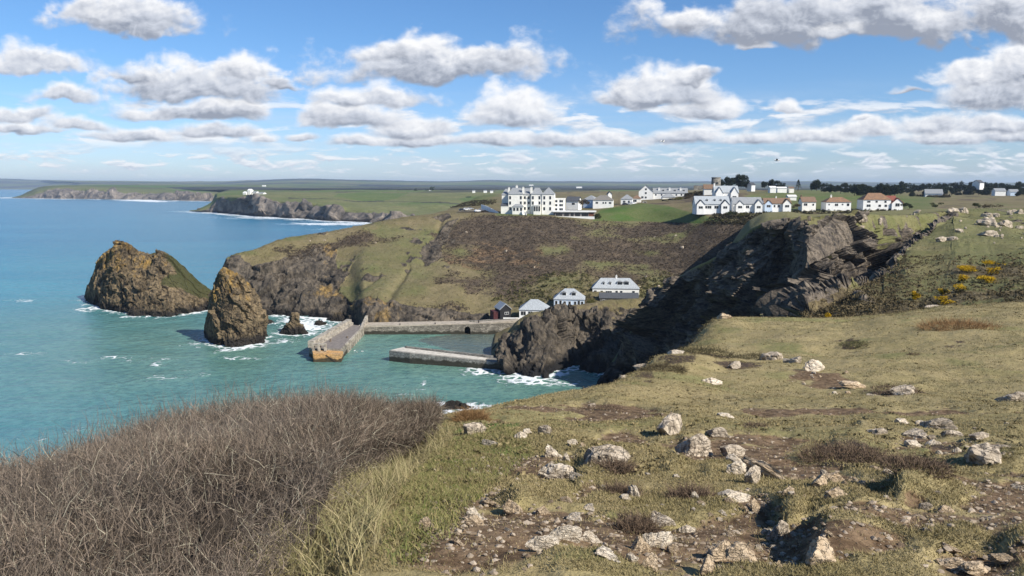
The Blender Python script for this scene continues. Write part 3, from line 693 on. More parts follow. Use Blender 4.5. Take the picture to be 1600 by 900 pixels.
# ------------------------------------------------------------------ sea stacks
def stack(name, label, cols, crest, footp, thick, ncol, fa, fs, lichen, grassy=0.0, front=.5, seed=0, group=None, bulge=1.0):
    px_ = A(*cols)
    foot = at_z(px_, A(*footp), .1); th = A(*thick)
    under = foot.copy(); under[:, 2] = -4; under[:, 1] -= 1
    def push(p, d):
        q = p.copy(); q[:, 1] += d; q[:, 0] *= q[:, 1] / p[:, 1]; return q
    top = at(px_, A(*crest), foot[:, 1] + th * front)
    hm = np.maximum(top[:, 2], .5)
    mid = foot * .5 + top * .5; mid[:, 1] -= th * .10 * bulge
    hi = foot * .15 + top * .85; hi[:, 1] -= th * .06 * bulge; hi[:, 2] += hm * .02
    b1 = push(top, th * .22); b1[:, 2] = top[:, 2] * .8; b2 = push(top, th * .5); b2[:, 2] = -1; b3 = push(top, th * .55); b3[:, 2] = -5
    V, pxs, vt = loft(cols, [under, foot, mid, hi, top, b1, b2, b3], ncol, [4, int(ncol * .22), int(ncol * .18), int(ncol * .1), int(ncol * .1), int(ncol * .12), 3])
    PXG, VT = np.meshgrid(pxs, vt, indexing='ij')
    N = gnormals(V)
    c = V.reshape(-1, 3).mean(0); sg = np.sign(((V - c) * N).sum(-1, keepdims=True).mean()); N = N * sg
    SV = V @ np.array([[.8, .1, -.59], [.0, 1, 0], [.59, 0, .8]], np.float32)
    fc = facet(SV * [1, 1, .6], fs, 40 + seed) + facet(SV * [1.2, 1, .7], fs * 2.4, 41 + seed) * .45 + facet(SV, fs * 6, 42 + seed) * .24 + fbm(V, fs * 4, 3, seed=43 + seed, ridged=True) * .22
    gm = grassy * sstep(VT, 1.5, 2.6) * sstep(fbm(V, .05, 3, seed=seed) * .8 + (PXG - cols[len(cols) // 2]) / (cols[-1] - cols[0]) * 3.0, -.2, .5) if grassy else np.zeros(VT.shape)
    V = V + N * (fc * fa * (1 - .75 * gm))[..., None] * np.minimum(1, .22 + .8 * sstep(PXG, cols[0], cols[0] + (cols[-1] - cols[0]) * .30))[..., None]
    M1, M2 = masks(V.shape[:2]); M1[..., 0] = 1 - gm
    zt = V[..., 2] / max(1.0, V[..., 2].max())
    M2[..., 1] = lichen * sstep(zt, .15, .75) * (1.25 - .5 * sstep(PXG, cols[0], cols[-1]))
    M2[..., 2] = sstep(V[..., 2] + fbm(V, .2, 3, seed=12) * 2, 4.6, 1.6) * .9
    o = mesh_np(name, V, grid_faces(*V.shape[:2]), M_STACK, {'mask': M1, 'mask2': M2}, False)
    COAST.append(foot)
    return tag(o, label, 'sea rock', group)
stack('sea_stack', 'big brown hump of an islet with an orange pointed top, out in the bay', [134, 138, 145, 160, 175, 184, 195, 213, 235, 250, 265, 285, 305, 320, 330, 336],
      [462, 452, 430, 405, 390, 378, 383, 393, 396, 394, 400, 415, 435, 448, 456, 470], [467, 471, 474, 480, 484, 487, 489, 492, 493, 494, 494, 491, 488, 485, 482, 478],
      [10, 18, 26, 34, 42, 46, 48, 50, 52, 52, 50, 46, 40, 30, 20, 8], 520, 2.3, .10, .55, .95, .55, 1)
stack('sea_stack', 'tall yellowish rock tower in white surf, beside the end of the pier', [320, 324, 330, 337, 345, 350, 360, 372, 385, 396, 405, 411, 416],
      [512, 492, 466, 440, 428, 425, 429, 433, 443, 458, 476, 492, 516], [527, 531, 535, 538, 540, 541, 542, 542, 540, 538, 536, 532, 527],
      [4, 8, 12, 16, 18, 20, 22, 22, 20, 18, 14, 9, 4], 300, 1.3, .18, .55, 0, .45, 2)
stack('sea_rock', 'small dark pointed rock in the surf between the rock tower and the pier', [437, 443, 450, 455, 459, 463, 468, 474, 481],
      [520, 511, 503, 494, 488, 490, 502, 511, 520], [521, 522, 522.5, 523, 523, 523, 522.5, 522, 521], [2, 5, 7, 8, 8, 8, 7, 5, 2], 120, .9, .3, .0, 0, .45, 3)
for i, (cx, cy, w, h, lb) in enumerate(((656, 641, 11, 9, 'wet dark boulder in the foam just beyond the thicket'), (712, 637, 26, 7, 'low dark reef in the foam below the grassy edge'),
                                        (420, 503, 9, 4, 'low wet rock in the surf behind the tall rock tower'), (500, 506, 9, 5, 'wet rock in the surf by the root of the pier'), (532, 500, 16, 12, 'dark boulder against the foot of the hillside by the pier'),
                                        (316, 329.4, 10, 3.2, 'far low reef off the tip of the middle headland'), (782, 548, 14, 12, 'rounded black rock at the root of the short quay'))):
    big = (cy < 340)
    stack('sea_rock', lb, [cx - w, cx - w * .6, cx - w * .1, cx + w * .5, cx + w], [cy, cy - h * .7, cy - h, cy - h * .6, cy], [cy + 1 * (not big) + .3, cy + 1.6 * (not big) + .3, cy + 2 * (not big) + .3, cy + 1.5 * (not big) + .3, cy + 1 * (not big) + .3],
          [2 + big * 30, 5 + big * 60, 6 + big * 60, 5 + big * 60, 2 + big * 30], 60, .5 + big * 4, .4 - big * .36, 0, 0, .45, 5 + i)

# ------------------------------------------------------------------ near grassy headland
PROF = ([474, 490, 505, 530, 560, 590, 620, 650, 680, 720, 800, 900], [62, 60, 56, 44, 33, 25, 18.5, 13.5, 10, 7.4, 4.65, 3.0])
cols = [-500, -200, 0, 150, 300, 450, 560, 640, 690, 760, 850, 937, 977, 1010, 1085, 1145, 1200, 1300, 1400, 1500, 1600, 1800, 2300]
eP = [None] * 8 + [653, 641, 625, 612, 597, 580, 530, 497, 500, 497, 490, 481, 474, 470, 470]
eY = [11, 11.5, 12, 12.5, 13, 13, 13, 13, 13.4, 15, 17.5, 20, 23.5, 28, 44, 60, 60, 60, 58, 57, 56, 54, 50]
lz = [(54.6, 53.6, 52.6, 51.4)] * 3 + [(54.6, 53.5, 52.5, 51.3), (54.7, 53.6, 52.5, 51.2), (54.75, 53.7, 52.6, 51.2), (54.8, 53.9, 52.8, 51.4), (54.85, 54.1, 53.1, 52.2)]
rows = [[] for _ in range(11)]
for i, c in enumerate(cols):
    a_, _ = ray(c, 600); a_ = float(a_)
    def pt(Y, z): return (a_ * Y, Y, z)
    rows[0].append((a_ * 6.5, -6, 55.8)); rows[1].append((a_ * 3.6, .6, 55.4)); rows[2].append(pt(3.0, 55.28 if c > 500 else 55.15))
    if eP[i] is None:
        for k, Y in enumerate((4.65, 7, 10, eY[i])): rows[3 + k].append(pt(Y, lz[i][k]))
    else:
        fac = eY[i] / np.interp(eP[i], *PROF)
        for k, s in enumerate((0, .36, .7, 1)):
            p = 800 + (eP[i] - 800) * s
            Y = np.interp(p, *PROF) * (1 + (fac - 1) * s)
            rows[3 + k].append(tuple(at(c, p, Y)))
    e = rows[6][-1]
    if c < 1060:   seq = ((3, -1.6), (9, -10), (20, -34), (34, -62))
    elif c < 1120: seq = ((3, -1.4), (9, -8), (22, -20), (40, -46))
    else:          seq = ((4, -1.2), (9, -3.2), (15, -6), (26, -14))
    for k, (dy, dz) in enumerate(seq):
        Y = e[1] + dy; rows[7 + k].append((e[0] * (1 + dy / e[1] * (.35 if c > 900 else .8)), Y, e[2] + dz))
rows = [np.array(r, float) for r in rows]
V, pxs, vt = loft(cols, rows, 1300, [14, 24, 90, 170, 170, 170, 40, 30, 24, 8])
px, py = proj(V); PXG, VT = np.meshgrid(pxs, vt, indexing='ij')
dist = np.maximum(V[..., 1], 1)
hum = fbm(V * [1, 1, .0] + [0, 0, 5], .22, 3, seed=81) * .22 + fbm(V * [1, 1, 0], .75, 4, seed=82) * .085 + fbm(V * [1, 1, 0], 3.1, 3, seed=83) * .028
hum *= np.interp(VT, [0, 1, 2, 3, 6, 7], [.2, .3, .8, 1, 1.2, 1.6])
hum += fbm(V, .1, 3, seed=84) * .6 * sstep(V[..., 1], 14, 40)
BANKS = [(1400, 775, 26, 22, .34, 130), (1275, 850, 34, 40, .30, 170), (1226, 806, 18, 12, .20, 50), (1298, 704, 16, 26, .22, 90), (802, 782, 22, 22, .16, 50), (905, 745, 26, 8, .16, 60),
         (1064, 695, 12, 16, .10, 60), (1340, 672, 8, 14, .14, 70), (1400, 607, 6, 30, .25, 90), (1100, 742, 10, 20, .10, 60), (860, 862, 14, 30, .10, 70), (1575, 870, 30, 40, .12, 90), (1040, 738, 10, 20, .10, 50),
         (985, 575, 6, 8, .3, 80), (1060, 545, 8, 8, .4, 60)]
for (cx, cy, ry, w, h, ln) in BANKS:
    xx = px + fbm(V, 4, 2, seed=int(cx)) * 8
    h *= .42
    hum += h * sstep(xx, cx - w * .35, cx + w * .4) * sstep(xx, cx + ln, cx + ln * .25) * np.exp(-((py + (px - cx) * .25 - cy) / ry) ** 2) - h * .5 * np.exp(-((xx - cx + w * 1.3) / (w * 1.2)) ** 2 - ((py - cy - 2) / ry) ** 2)
V[..., 2] += hum
DIRT = [(1150, 835, 90, 60), (1175, 790, 60, 40), (1100, 870, 80, 40), (1290, 745, 60, 34), (1240, 735, 40, 26), (740, 850, 80, 40), (700, 800, 40, 26), (905, 775, 22, 34), (870, 740, 30, 16), (1310, 598, 60, 11), (1260, 590, 40, 8), (1420, 612, 60, 7),
        (1540, 800, 70, 26), (1520, 880, 110, 34), (1420, 800, 40, 14), (820, 830, 60, 22), (1440, 690, 60, 10), (1550, 700, 60, 10), (1240, 640, 40, 5), (985, 690, 60, 8), (1010, 760, 22, 8), (1590, 760, 50, 20), (1220, 690, 40, 20), (640, 880, 40, 30)]
dm = np.zeros(px.shape)
jx = fbm(V, 1.3, 4, seed=91) * 40; jy = fbm(V, 1.3, 4, seed=92) * 16
for (cx, cy, rx, ry) in DIRT:
    dm = np.maximum(dm, 1 - np.hypot((px + jx - cx) / rx, (py + jy - cy) / ry))
dm = np.clip(blur(np.clip(dm * 1.5, 0, .9), 6) + fbm(V, 1.1, 5, seed=98) * .28 * (dm > -.6), 0, .8) * (VT > 1.5)
dm = np.maximum(dm, sstep(fbm(V, .55, 4, seed=95), .08, .4) * .75 * (V[..., 1] < 16) * (px > 640))
wr = blur(inpoly(px, py, [(640, 960), (690, 720), (800, 690), (900, 690), (1100, 690), (1250, 670), (1640, 690), (1700, 960)]), 12)
dm = np.maximum(dm, sstep(fbm(V, .8, 5, seed=99) + .13 * wr, .12, .45) * .75 * wr)
V[..., 2] -= .04 * sstep(dm, .2, .6)
HEA = [(1330, 712, 70, 22), (1085, 775, 45, 14), (990, 770, 45, 14), (945, 640, 40, 6), (1000, 815, 40, 18), (1470, 700, 40, 10), (1180, 672, 30, 6), (1400, 608, 60, 8), (1110, 555, 60, 14), (1060, 570, 40, 10), (1010, 590, 30, 10), (1330, 535, 40, 5), (1490, 540, 14, 4), (1160, 575, 60, 8), (1450, 765, 80, 14), (930, 640, 40, 6), (955, 745, 40, 16)]
hm_ = np.zeros(px.shape)
for (cx, cy, rx, ry) in HEA:
    hm_ = np.maximum(hm_, 1 - np.hypot((px + jx * .6 - cx) / rx, (py + jy * .6 - cy) / ry))
M1, M2 = masks(V.shape[:2])
M1[..., 0] = sstep(VT + fbm(V, .3, 3, seed=93) * .5, 6.5, 7.1)
M1[..., 1] = np.clip(np.maximum(np.clip(hm_ * 1.6, 0, .8), sstep(fbm(V, .3, 4, seed=96), .2, .55) * .4), 0, 1)
M1[..., 2] = np.clip(inpoly(px + jx, py + jy, [(610, 900), (640, 760), (720, 670), (800, 665), (830, 720), (760, 760), (720, 820), (640, 900)]) * .7 + inpoly(px + jx, py + jy, [(930, 900), (860, 900), (900, 830), (1010, 790), (1040, 810)]) * .35 + sstep(fbm(V, .35, 3, seed=97), .15, .5) * .35, 0, 1)
M2[..., 0] = dm
NEAR = tag(mesh_np('grassy_headland_ground', V, grid_faces(*V.shape[:2]), M_NEAR, {'mask': M1, 'mask2': M2}, True), 'dry turf of the headland in front, with bare stony earth', kind='structure')
NV, NPX, NPY, NDM, NHM, NVT = V, px, py, dm, M1[..., 1], VT
_ok = (VT > 1.3) & (VT < 6.6)
_vx, _px, _py = V[_ok], px[_ok], py[_ok]
def near_at(x, y):
    i = np.argmin((_px - x) ** 2 + (_py - y) ** 2)
    return _vx[i].astype(float)

# ------------------------------------------------------------------ sea
spx = np.linspace(-500, 2150, 950)
spy = np.concatenate([np.linspace(1500, 800, 30), np.linspace(798, 300, 330), np.linspace(299.2, 291.2, 28), [290.4, 290.0]])
PXG, PYG = np.meshgrid(spx, spy, indexing='ij')
SEA = at_z(PXG, PYG, 0.0)
cp = np.concatenate([c.reshape(-1, 3)[:, :2] for c in COAST])
def near_coast(P, C, scale=1.0):
    out = np.full(P.shape[:-1], 1e9, np.float32); Pf = P[..., :2].astype(np.float32)
    for c in C.astype(np.float32):
        d = np.hypot(Pf[..., 0] - c[0], Pf[..., 1] - c[1]); np.minimum(out, d, out=out)
    return out
ext = at_z(A(762, 790, 820, 850, 880, 910, 940, 640, 680, 720, 760, 610, 580, 480, 470, 500), A(573, 580, 592, 600, 596, 592, 594, 640, 636, 634, 640, 646, 646, 568, 560, 572), 0.)[:, :2]
dC = near_coast(SEA, cp)
rgn = np.where(SEA[..., 1] < 620, 1.0, np.where(SEA[..., 1] < 2100, 6.0, 14.0))
wn = fbm(SEA * [1, 1, 0], .03, 4, seed=7)
foam = np.exp(-(dC / (7.5 * rgn * (1 + .9 * wn))) ** 1.2) * .78
FO = [(475, 508, 42, 14, .85), (440, 530, 30, 8, .5), (505, 500, 20, 8, .8), (450, 500, 30, 6, .7), (830, 592, 60, 11, .72), (770, 582, 50, 6, .6), (880, 600, 45, 8, .55), (710, 634, 70, 9, .75), (370, 560, 45, 5, .68), (370, 540, 50, 6, .6), (245, 570, 14, 4, .5), (250, 575, 30, 4, .3), (40, 470, 30, 3, .5),
      (30, 552, 50, 4, .45), (150, 482, 16, 5, .6), (200, 490, 30, 5, .5), (176, 558, 40, 4, .36), (440, 340, 110, 3.2, .7), (520, 350, 90, 2.2, .85), (400, 336, 60, 2.6, .7), (500, 358, 60, 2, .3), (20, 309, 40, 1.2, .7), (70, 311, 60, .8, .6), (220, 313.5, 40, 1, .9), (245, 315, 30, 1, .8), (662, 597, 8, 8, .55), (900, 592, 50, 8, .45), (560, 605, 40, 4, .25), (120, 565, 60, 5, .25), (320, 585, 20, 4, .35), (260, 590, 40, 4, .25), (330, 508, 14, 4, .7)]
for (cx, cy, rx, ry, a) in FO:
    foam = np.maximum(foam, a * np.exp(-((PXG - cx) / rx) ** 2 - ((PYG - cy) / ry) ** 2))
harb = inpoly(PXG, PYG, [(565, 512), (830, 512), (790, 560), (610, 548), (545, 545)])
foam = np.where(harb, 0, foam)
foam = np.maximum(foam, .21 * sstep(wn, .1, .6) * (SEA[..., 1] < 520))
tone = np.exp(-(np.maximum(dC, 0) / 120.0) ** 2) * sstep(SEA[..., 1], 420, 250)
tone = np.maximum(tone, sstep(PXG + (PYG - 560) * .9, 300, 620) * sstep(PYG, 500, 540)); tone = np.where(harb, 1, tone)
turq = sstep(SEA[..., 1], 900, 150) * np.clip(.75 + .5 * fbm(SEA * [1, 1, 0], .006, 3, seed=17), 0, 1)
sand = inpoly(PXG + wn * 30, PYG + wn * 6, [(668, 535), (705, 523), (840, 520), (800, 560), (720, 552)]) * harb
SM = np.stack([foam, tone, turq], -1)
m, nt, b = new_mat('sea_water', .16, .5); M_SEA = m
b.inputs['IOR'].default_value = 1.33
c = nn(nt, 'ShaderNodeTexCoord').outputs['Object']
a = nn(nt, 'ShaderNodeSeparateColor', {0: nn(nt, 'ShaderNodeVertexColor', layer_name='seamask').outputs[0]})
sa = nn(nt, 'ShaderNodeAttribute', attribute_name='sand').outputs['Fac']
w1 = noise(nt, vmth(nt, 'MULTIPLY', c, (.95, 1.1, 1)), .055, 6, .62, .4); w2 = noise(nt, vmth(nt, 'MULTIPLY', c, (.95, 1.15, 1)), .38, 5, .65, .3); w3 = noise(nt, vmth(nt, 'MULTIPLY', c, (.4, 1.6, 1)), .006, 5, .6)
deep = mixc(nt, smooth(nt, w3, .3, .7), (.022, .145, .240), (.038, .192, .282))
tq = mixc(nt, smooth(nt, w3, .3, .7), (.050, .235, .285), (.078, .295, .315))
col = mixc(nt, a.outputs[2], deep, tq)
col = mixc(nt, a.outputs[1], col, mixc(nt, smooth(nt, w1, .3, .7), (.105, .215, .170), (.145, .262, .205)))
col = mixc(nt, smooth(nt, sa, 0, 1, 0, .8), col, (.12, .125, .105))
col = mixc(nt, mth(nt, 'MULTIPLY', smooth(nt, w2, .35, .7), .42), col, [.008, .062, .085])
vo = nn(nt, 'ShaderNodeTexVoronoi', {'Vector': vmth(nt, 'ADD', c, nn(nt, 'ShaderNodeTexNoise', {'Vector': c, 'Scale': .25, 'Detail': 3}).outputs['Color']), 'Scale': .34}, feature='DISTANCE_TO_EDGE')
lace = mth(nt, 'SUBTRACT', mth(nt, 'MULTIPLY', smooth(nt, vo.outputs[0], .0, .35, 1, 0), .42), .30)
fx = mth(nt, 'ADD', a.outputs[0], mth(nt, 'ADD', mth(nt, 'MULTIPLY', mth(nt, 'SUBTRACT', w1, .5), 1.3), mth(nt, 'ADD', lace, mth(nt, 'MULTIPLY', mth(nt, 'SUBTRACT', w2, .5), .9))))
ff = smooth(nt, fx, .42, .66)
col = mixc(nt, mth(nt, 'MULTIPLY', ff, .92), col, (.78, .80, .80))
nt.links.new(col, b.inputs['Base Color'])
nt.links.new(mth(nt, 'ADD', mth(nt, 'MULTIPLY', ff, .6), .24), b.inputs['Roughness'])
hw = mth(nt, 'ADD', mth(nt, 'MULTIPLY', w1, 2.3), mth(nt, 'ADD', mth(nt, 'MULTIPLY', w2, .55), mth(nt, 'MULTIPLY', noise(nt, c, 1.6, 4, .6), .12)))
bump(nt, b, mth(nt, 'ADD', hw, mth(nt, 'MULTIPLY', ff, .3)), .75, 1.0)
tag(mesh_np('sea_water', SEA, grid_faces(*SEA.shape[:2]), M_SEA, {'seamask': SM, 'sand': sand.astype(np.float32).reshape(-1)}, True), 'turquoise sea with white surf along the rocks', kind='structure')
# ------------------------------------------------------------------ building materials
M_WHITE = plain('white_render', (.80, .79, .75), .10, .5)
M_CREAM = plain('cream_render', (.82, .795, .72), .10, .5)
M_BLUEW = plain('pale_blue_render', (.52, .62, .74), .10, .6)
M_SLATE = plain('slate_roof', (.27, .28, .285), .35, 2.5, .6, .4, stretch=(1, 1, 2))
M_SLATEL = plain('pale_slate_roof', (.36, .385, .40), .3, 2.5, .6, .4)
M_SLATED = plain('dark_slate_roof', (.075, .08, .09), .3, 2.5)
M_BROWNR = plain('brown_tile_roof', (.20, .13, .085), .35, 2.0)
M_ORANGER = plain('lichened_tile_roof', (.24, .135, .07), .4, 1.4, col2=(.13, .085, .06))
M_REDR = plain('red_tile_roof', (.22, .07, .048), .3, 2.0)
M_GLASS = plain('window_glass', (.022, .026, .032), .3, 1.0, .12, .6)
M_TRIM = plain('white_paint', (.80, .80, .78), .05, 2.0)
M_BLACK = plain('black_tarred_boards', (.018, .018, .020), .4, 3.0)
M_WOOD = plain('weathered_wood', (.16, .12, .085), .4, 4.0)
M_CONC = plain('old_concrete', (.36, .325, .265), .45, .7, .9, .2, .06, col2=(.16, .14, .115))
M_DECK = plain('pier_paving', (.20, .175, .155), .3, .9, .9, .2, .04)
M_ASPH = plain('lane_asphalt', (.16, .16, .165), .2, .6, .9)
M_BRWALL = plain('cedar_boards', (.20, .085, .05), .3, 2.0)
def stone_mat(name, A_, B_, cell, weed=True, warm=None, wz=0.0):
    m, nt, b = new_mat(name, .9, .15)
    c = nn(nt, 'ShaderNodeTexCoord').outputs['Object']
    cs = vmth(nt, 'MULTIPLY', c, (1, 1, 1.6))
    vo = nn(nt, 'ShaderNodeTexVoronoi', {'Vector': cs, 'Scale': cell})
    ed = nn(nt, 'ShaderNodeTexVoronoi', {'Vector': cs, 'Scale': cell}, feature='DISTANCE_TO_EDGE').outputs[0]
    bw = nn(nt, 'ShaderNodeSeparateColor', {0: vo.outputs['Color']}).outputs[0]
    n1 = noise(nt, c, .5, 5, .6)
    o = mixc(nt, bw, A_, B_)
    o = mixc(nt, smooth(nt, n1, .35, .7, 0, .6), o, [x * .6 for x in A_])
    if warm: o = mixc(nt, smooth(nt, noise(nt, c, .3, 4, .6), .3, .6), o, warm)
    o = mixc(nt, smooth(nt, ed, 0, .10, .75, 0), o, [x * .3 for x in A_])
    if weed:
        z = nn(nt, 'ShaderNodeSeparateXYZ', {0: c}).outputs[2]
        zz = mth(nt, 'ADD', z, mth(nt, 'MULTIPLY', mth(nt, 'SUBTRACT', noise(nt, c, .35, 5, .65), .5), 3.2))
        o = mixc(nt, smooth(nt, zz, .9 + wz, 1.5 + wz, .92, 0), o, (.035, .032, .022))
    nt.links.new(o, b.inputs['Base Color'])
    bump(nt, b, mth(nt, 'ADD', ed, n1), .8, .12)
    return m
M_STONE = stone_mat('harbour_masonry', (.15, .135, .11), (.40, .36, .29), 1.5)
M_STONEO = stone_mat('rusty_masonry', (.36, .25, .14), (.50, .38, .24), .9, True, (.52, .30, .12))
M_STONEP = stone_mat('pale_masonry', (.22, .205, .18), (.36, .34, .30), .8, True, None, .5)
M_STONED = stone_mat('dry_masonry', (.14, .13, .11), (.38, .35, .30), 2.2, False)

# ------------------------------------------------------------------ houses
def on_hill(px, py, Y): return at(px, py, Y)
def add_roof(root, w, d, wh, rh, kind, mat, x0=None, ov=.35, name='roof', y0=0.0, inset=None):
    m = MB(); x0 = -w / 2 if x0 is None else x0; x1 = x0 + w
    a, b, c, e = x0 - ov, x1 + ov, y0 - ov, y0 + d + ov
    z = wh + .01
    if kind == 'hip':
        r = min((e - c) / 2, (b - a) / 2 - .2) * .95 if inset is None else inset
        vs = [(a, c, z), (b, c, z), (b, e, z), (a, e, z), (a + r, (c + e) / 2, z + rh), (b - r, (c + e) / 2, z + rh)]
        fs = [(3, 2, 1, 0), (0, 1, 5, 4), (1, 2, 5), (2, 3, 4, 5), (3, 0, 4)]
        m.add(vs, fs)
    elif kind == 'pyramid':
        m.add([(a, c, z), (b, c, z), (b, e, z), (a, e, z), ((a + b) / 2, (c + e) / 2, z + rh)], [(3, 2, 1, 0), (0, 1, 4), (1, 2, 4), (2, 3, 4), (3, 0, 4)])
    elif kind == 'gable_x':        # ridge along x: slopes face front and back
        t = .22
        yc = (c + e) / 2
        m.xprism([(c, z - .12), (yc, z + rh - .12), (e, z - .12), (e, z - .12 + t), (yc, z + rh + t), (c, z - .12 + t)], a, b)
    elif kind == 'gable_y':        # ridge along y: the gable faces the front
        t = .22; xc = (a + b) / 2
        m.yprism([(a, z - .12), (xc, z + rh - .12), (b, z - .12), (b, z - .12 + t), (xc, z + rh + t), (a, z - .12 + t)], c, e)
    elif kind == 'flat':
        m.box(a, b, c, e, z, z + .35)
    return m.build(name, mat, root)
def add_wall(root, w, d, wh, rh, kind, mat, x0=None, y0=0.0, name='wall', foot=2.5):
    m = MB(); x0 = -w / 2 if x0 is None else x0; x1 = x0 + w
    if kind == 'gable_x': m.xprism([(y0, -foot), (y0 + d, -foot), (y0 + d, wh), (y0 + d / 2, wh + rh - .15), (y0, wh)], x0, x1)
    elif kind == 'gable_y': m.yprism([(x0, -foot), (x1, -foot), (x1, wh), ((x0 + x1) / 2, wh + rh - .15), (x0, wh)], y0, y0 + d)
    else: m.box(x0, x1, y0, y0 + d, -foot, wh)
    return m.build(name, mat, root)
def add_window(root, x, z, w=1.1, h=1.3, y=0.0, side=None, name='window', trim=None):
    f, p = MB(), MB()
    if side is None:
        f.box(x - w / 2 - .09, x + w / 2 + .09, y - .05, y + .06, z - .09, z + h + .09)
        n = max(1, int(round(w / 1.0)))
        for i in range(n):
            a = x - w / 2 + w * i / n + (.05 if i else 0); b = x - w / 2 + w * (i + 1) / n - (.05 if i < n - 1 else 0)
            p.box(a, b, y - .075, y + .05, z, z + h)
    else:                           # window in the left-hand end wall; side = (x of the wall)
        f.box(side - .05, side + .06, x - w / 2 - .09, x + w / 2 + .09, z - .09, z + h + .09)
        p.box(side - .075, side + .05, x - w / 2, x + w / 2, z, z + h)
    fo = f.build(name, trim or M_TRIM, root)
    p.build('pane', M_GLASS, fo)
def add_chimney(root, x, y, z, h=1.6, w=.9, mat=None):
    m = MB(); m.box(x - w / 2, x + w / 2, y - w / 2, y + w / 2, z - 1.5, z + h); m.box(x - w / 2 - .1, x + w / 2 + .1, y - w / 2 - .1, y + w / 2 + .1, z + h, z + h + .18)
    m.cyl(x, y, z + h + .18, z + h + .6, .16, .13, 8)
    m.build('chimney', mat or M_WHITE, root)
def add_dormer(root, x, y, z, w, h, mat=None, rmat=None):
    m = MB(); m.box(x - w / 2, x + w / 2, y, y + 2.2, z, z + h)
    d = m.build('dormer', mat or M_TRIM, root)
    p = MB(); p.box(x - w / 2 + .15, x + w / 2 - .15, y - .03, y + .1, z + .15, z + h - .1); p.build('pane', M_GLASS, d)
    r = MB(); r.yprism([(x - w / 2 - .15, z + h + .01), (x + w / 2 + .15, z + h + .01), (x, z + h + .55)], y - .15, y + 2.4); r.build('dormer_roof', rmat or M_SLATE, d)
def house(name, label, px, py, Y, pw, d, wh, rh, rz=0, kind='gable_x', wall=None, roof=None, wins=(), chim=(), dorm=(), bays=(), sidew=(), group=None, door=None):
    P = at(px, py, Y); w = pw * Y / FPX
    t = thing(name, label, 'house', tuple(P), R(rz), group)
    add_wall(t, w, d, wh, rh, kind, wall or M_WHITE); add_roof(t, w, d, wh, rh, kind, roof or M_SLATE)
    for q in wins: add_window(t, q[0] * w, q[1], *(q[2:] if len(q) > 2 else ()))
    for q in sidew: add_window(t, q[0] * d, q[1], *(q[2:]), side=-w / 2)
    for q in chim: add_chimney(t, q[0] * w, q[1] * d, wh + (rh * (1 - abs(q[1] - .5) * 2) if kind != 'gable_y' else rh * .6), *(q[2:]))
    for q in dorm: add_dormer(t, q[0] * w, d * .16, wh + rh * .30, q[1], q[2])
    for (bx, bw, bd, bh, br, bm, rm) in bays:
        add_wall(t, bw, bd + d * .4, bh, br, 'gable_y', bm or wall or M_WHITE, x0=bx * w - bw / 2, y0=-bd, name='gable_bay')
        add_roof(t, bw, bd + d * .45, bh, br, 'gable_y', rm or roof or M_SLATE, x0=bx * w - bw / 2, y0=-bd, name='bay_roof', ov=.25)
        add_window(t, bx * w, .8, bw * .5, 1.3, y=-bd)
    if door:
        m = MB(); m.box(door[0] * w - .5, door[0] * w + .5, -.06, .05, 0, 2.1); m.build('door', door[1], t)
    return t
# --- harbour side
house('clifftop_cottage', 'long white cottage with grey hipped roof and dormers, highest house above the harbour', 962, 463.5, 322, 73, 8, 3.6, 4.2, -4, 'hip', M_WHITE, M_SLATEL,
      [(-.44, 1.2, 1.2, 1.5), (-.30, 1.0, 1.0, 1.6), (-.15, .9, 2.6, 1.6), (.02, 1.2, 1.0, 1.4), (.12, 1.2, 1.0, 1.4), (.38, 1.2, 1.1, 1.4)], [(.02, .5, .8, .7)], [(-.26, 1.1, 1.2), (-.12, 1.1, 1.2), (.09, 2.4, 1.5), (.23, 2.4, 1.5)], sidew=[(.5, 1.2, 1.2, 1.3)])
t = house('stone_outbuilding', 'low outbuilding with dark slate roof below the long white cottage', 967, 474, 312, 60, 5, 2.2, 1.9, -4, 'gable_x', M_STONED, M_SLATED, [(-.4, .5, .9, 1.0), (-.2, .5, .9, 1.0)])
house('harbour_house', 'pale blue two storey house with hipped grey roof between bungalow and highest cottage', 889, 489, 298, 48, 9, 5.6, 3.9, -6, 'hip', M_BLUEW, M_SLATEL,
      [(-.42, 3.5, .9, 1.4), (-.28, 3.2, .9, 1.9), (-.14, 3.5, .9, 1.3), (.02, 3.5, .9, 1.3), (.20, 3.5, .9, 1.3), (.32, 3.2, .9, 1.9), (.43, 3.5, .9, 1.3), (-.40, .7, 1.1, 1.1), (-.2, .7, 1.1, 1.1), (0, .6, 1.2, 1.3), (.2, .6, 1.2, 1.3)], [], [(-.17, 1.9, 1.4), (.15, 1.9, 1.4)], sidew=[(.5, 3.4, 1.1, 1.3)])
house('harbour_bungalow', 'white bungalow with pale hipped roof beside the black boathouse', 834, 496.5, 287, 46, 9, 3.1, 3.6, -5, 'hip', M_WHITE, M_SLATEL, [(-.36, 1.0, 1.9, 1.5), (-.12, 1.0, 1.6, 1.5), (.30, 1.0, 1.7, 1.5)], door=(.06, M_GLASS))
t = house('black_boathouse', 'small black boarded boathouse with a pale gabled roof by the quay', 790, 497, 286, 18, 7, 3.4, 2.2, 18, 'gable_y', M_BLACK, M_SLATEL, [(.1, 1.5, 1.5, .8)])
m = MB(); m.box(-4.6, -2.4, 1, 6, -1, 2.6); m.build('lean_to', plain('dark_red_boards', (.07, .02, .022), .3), t)
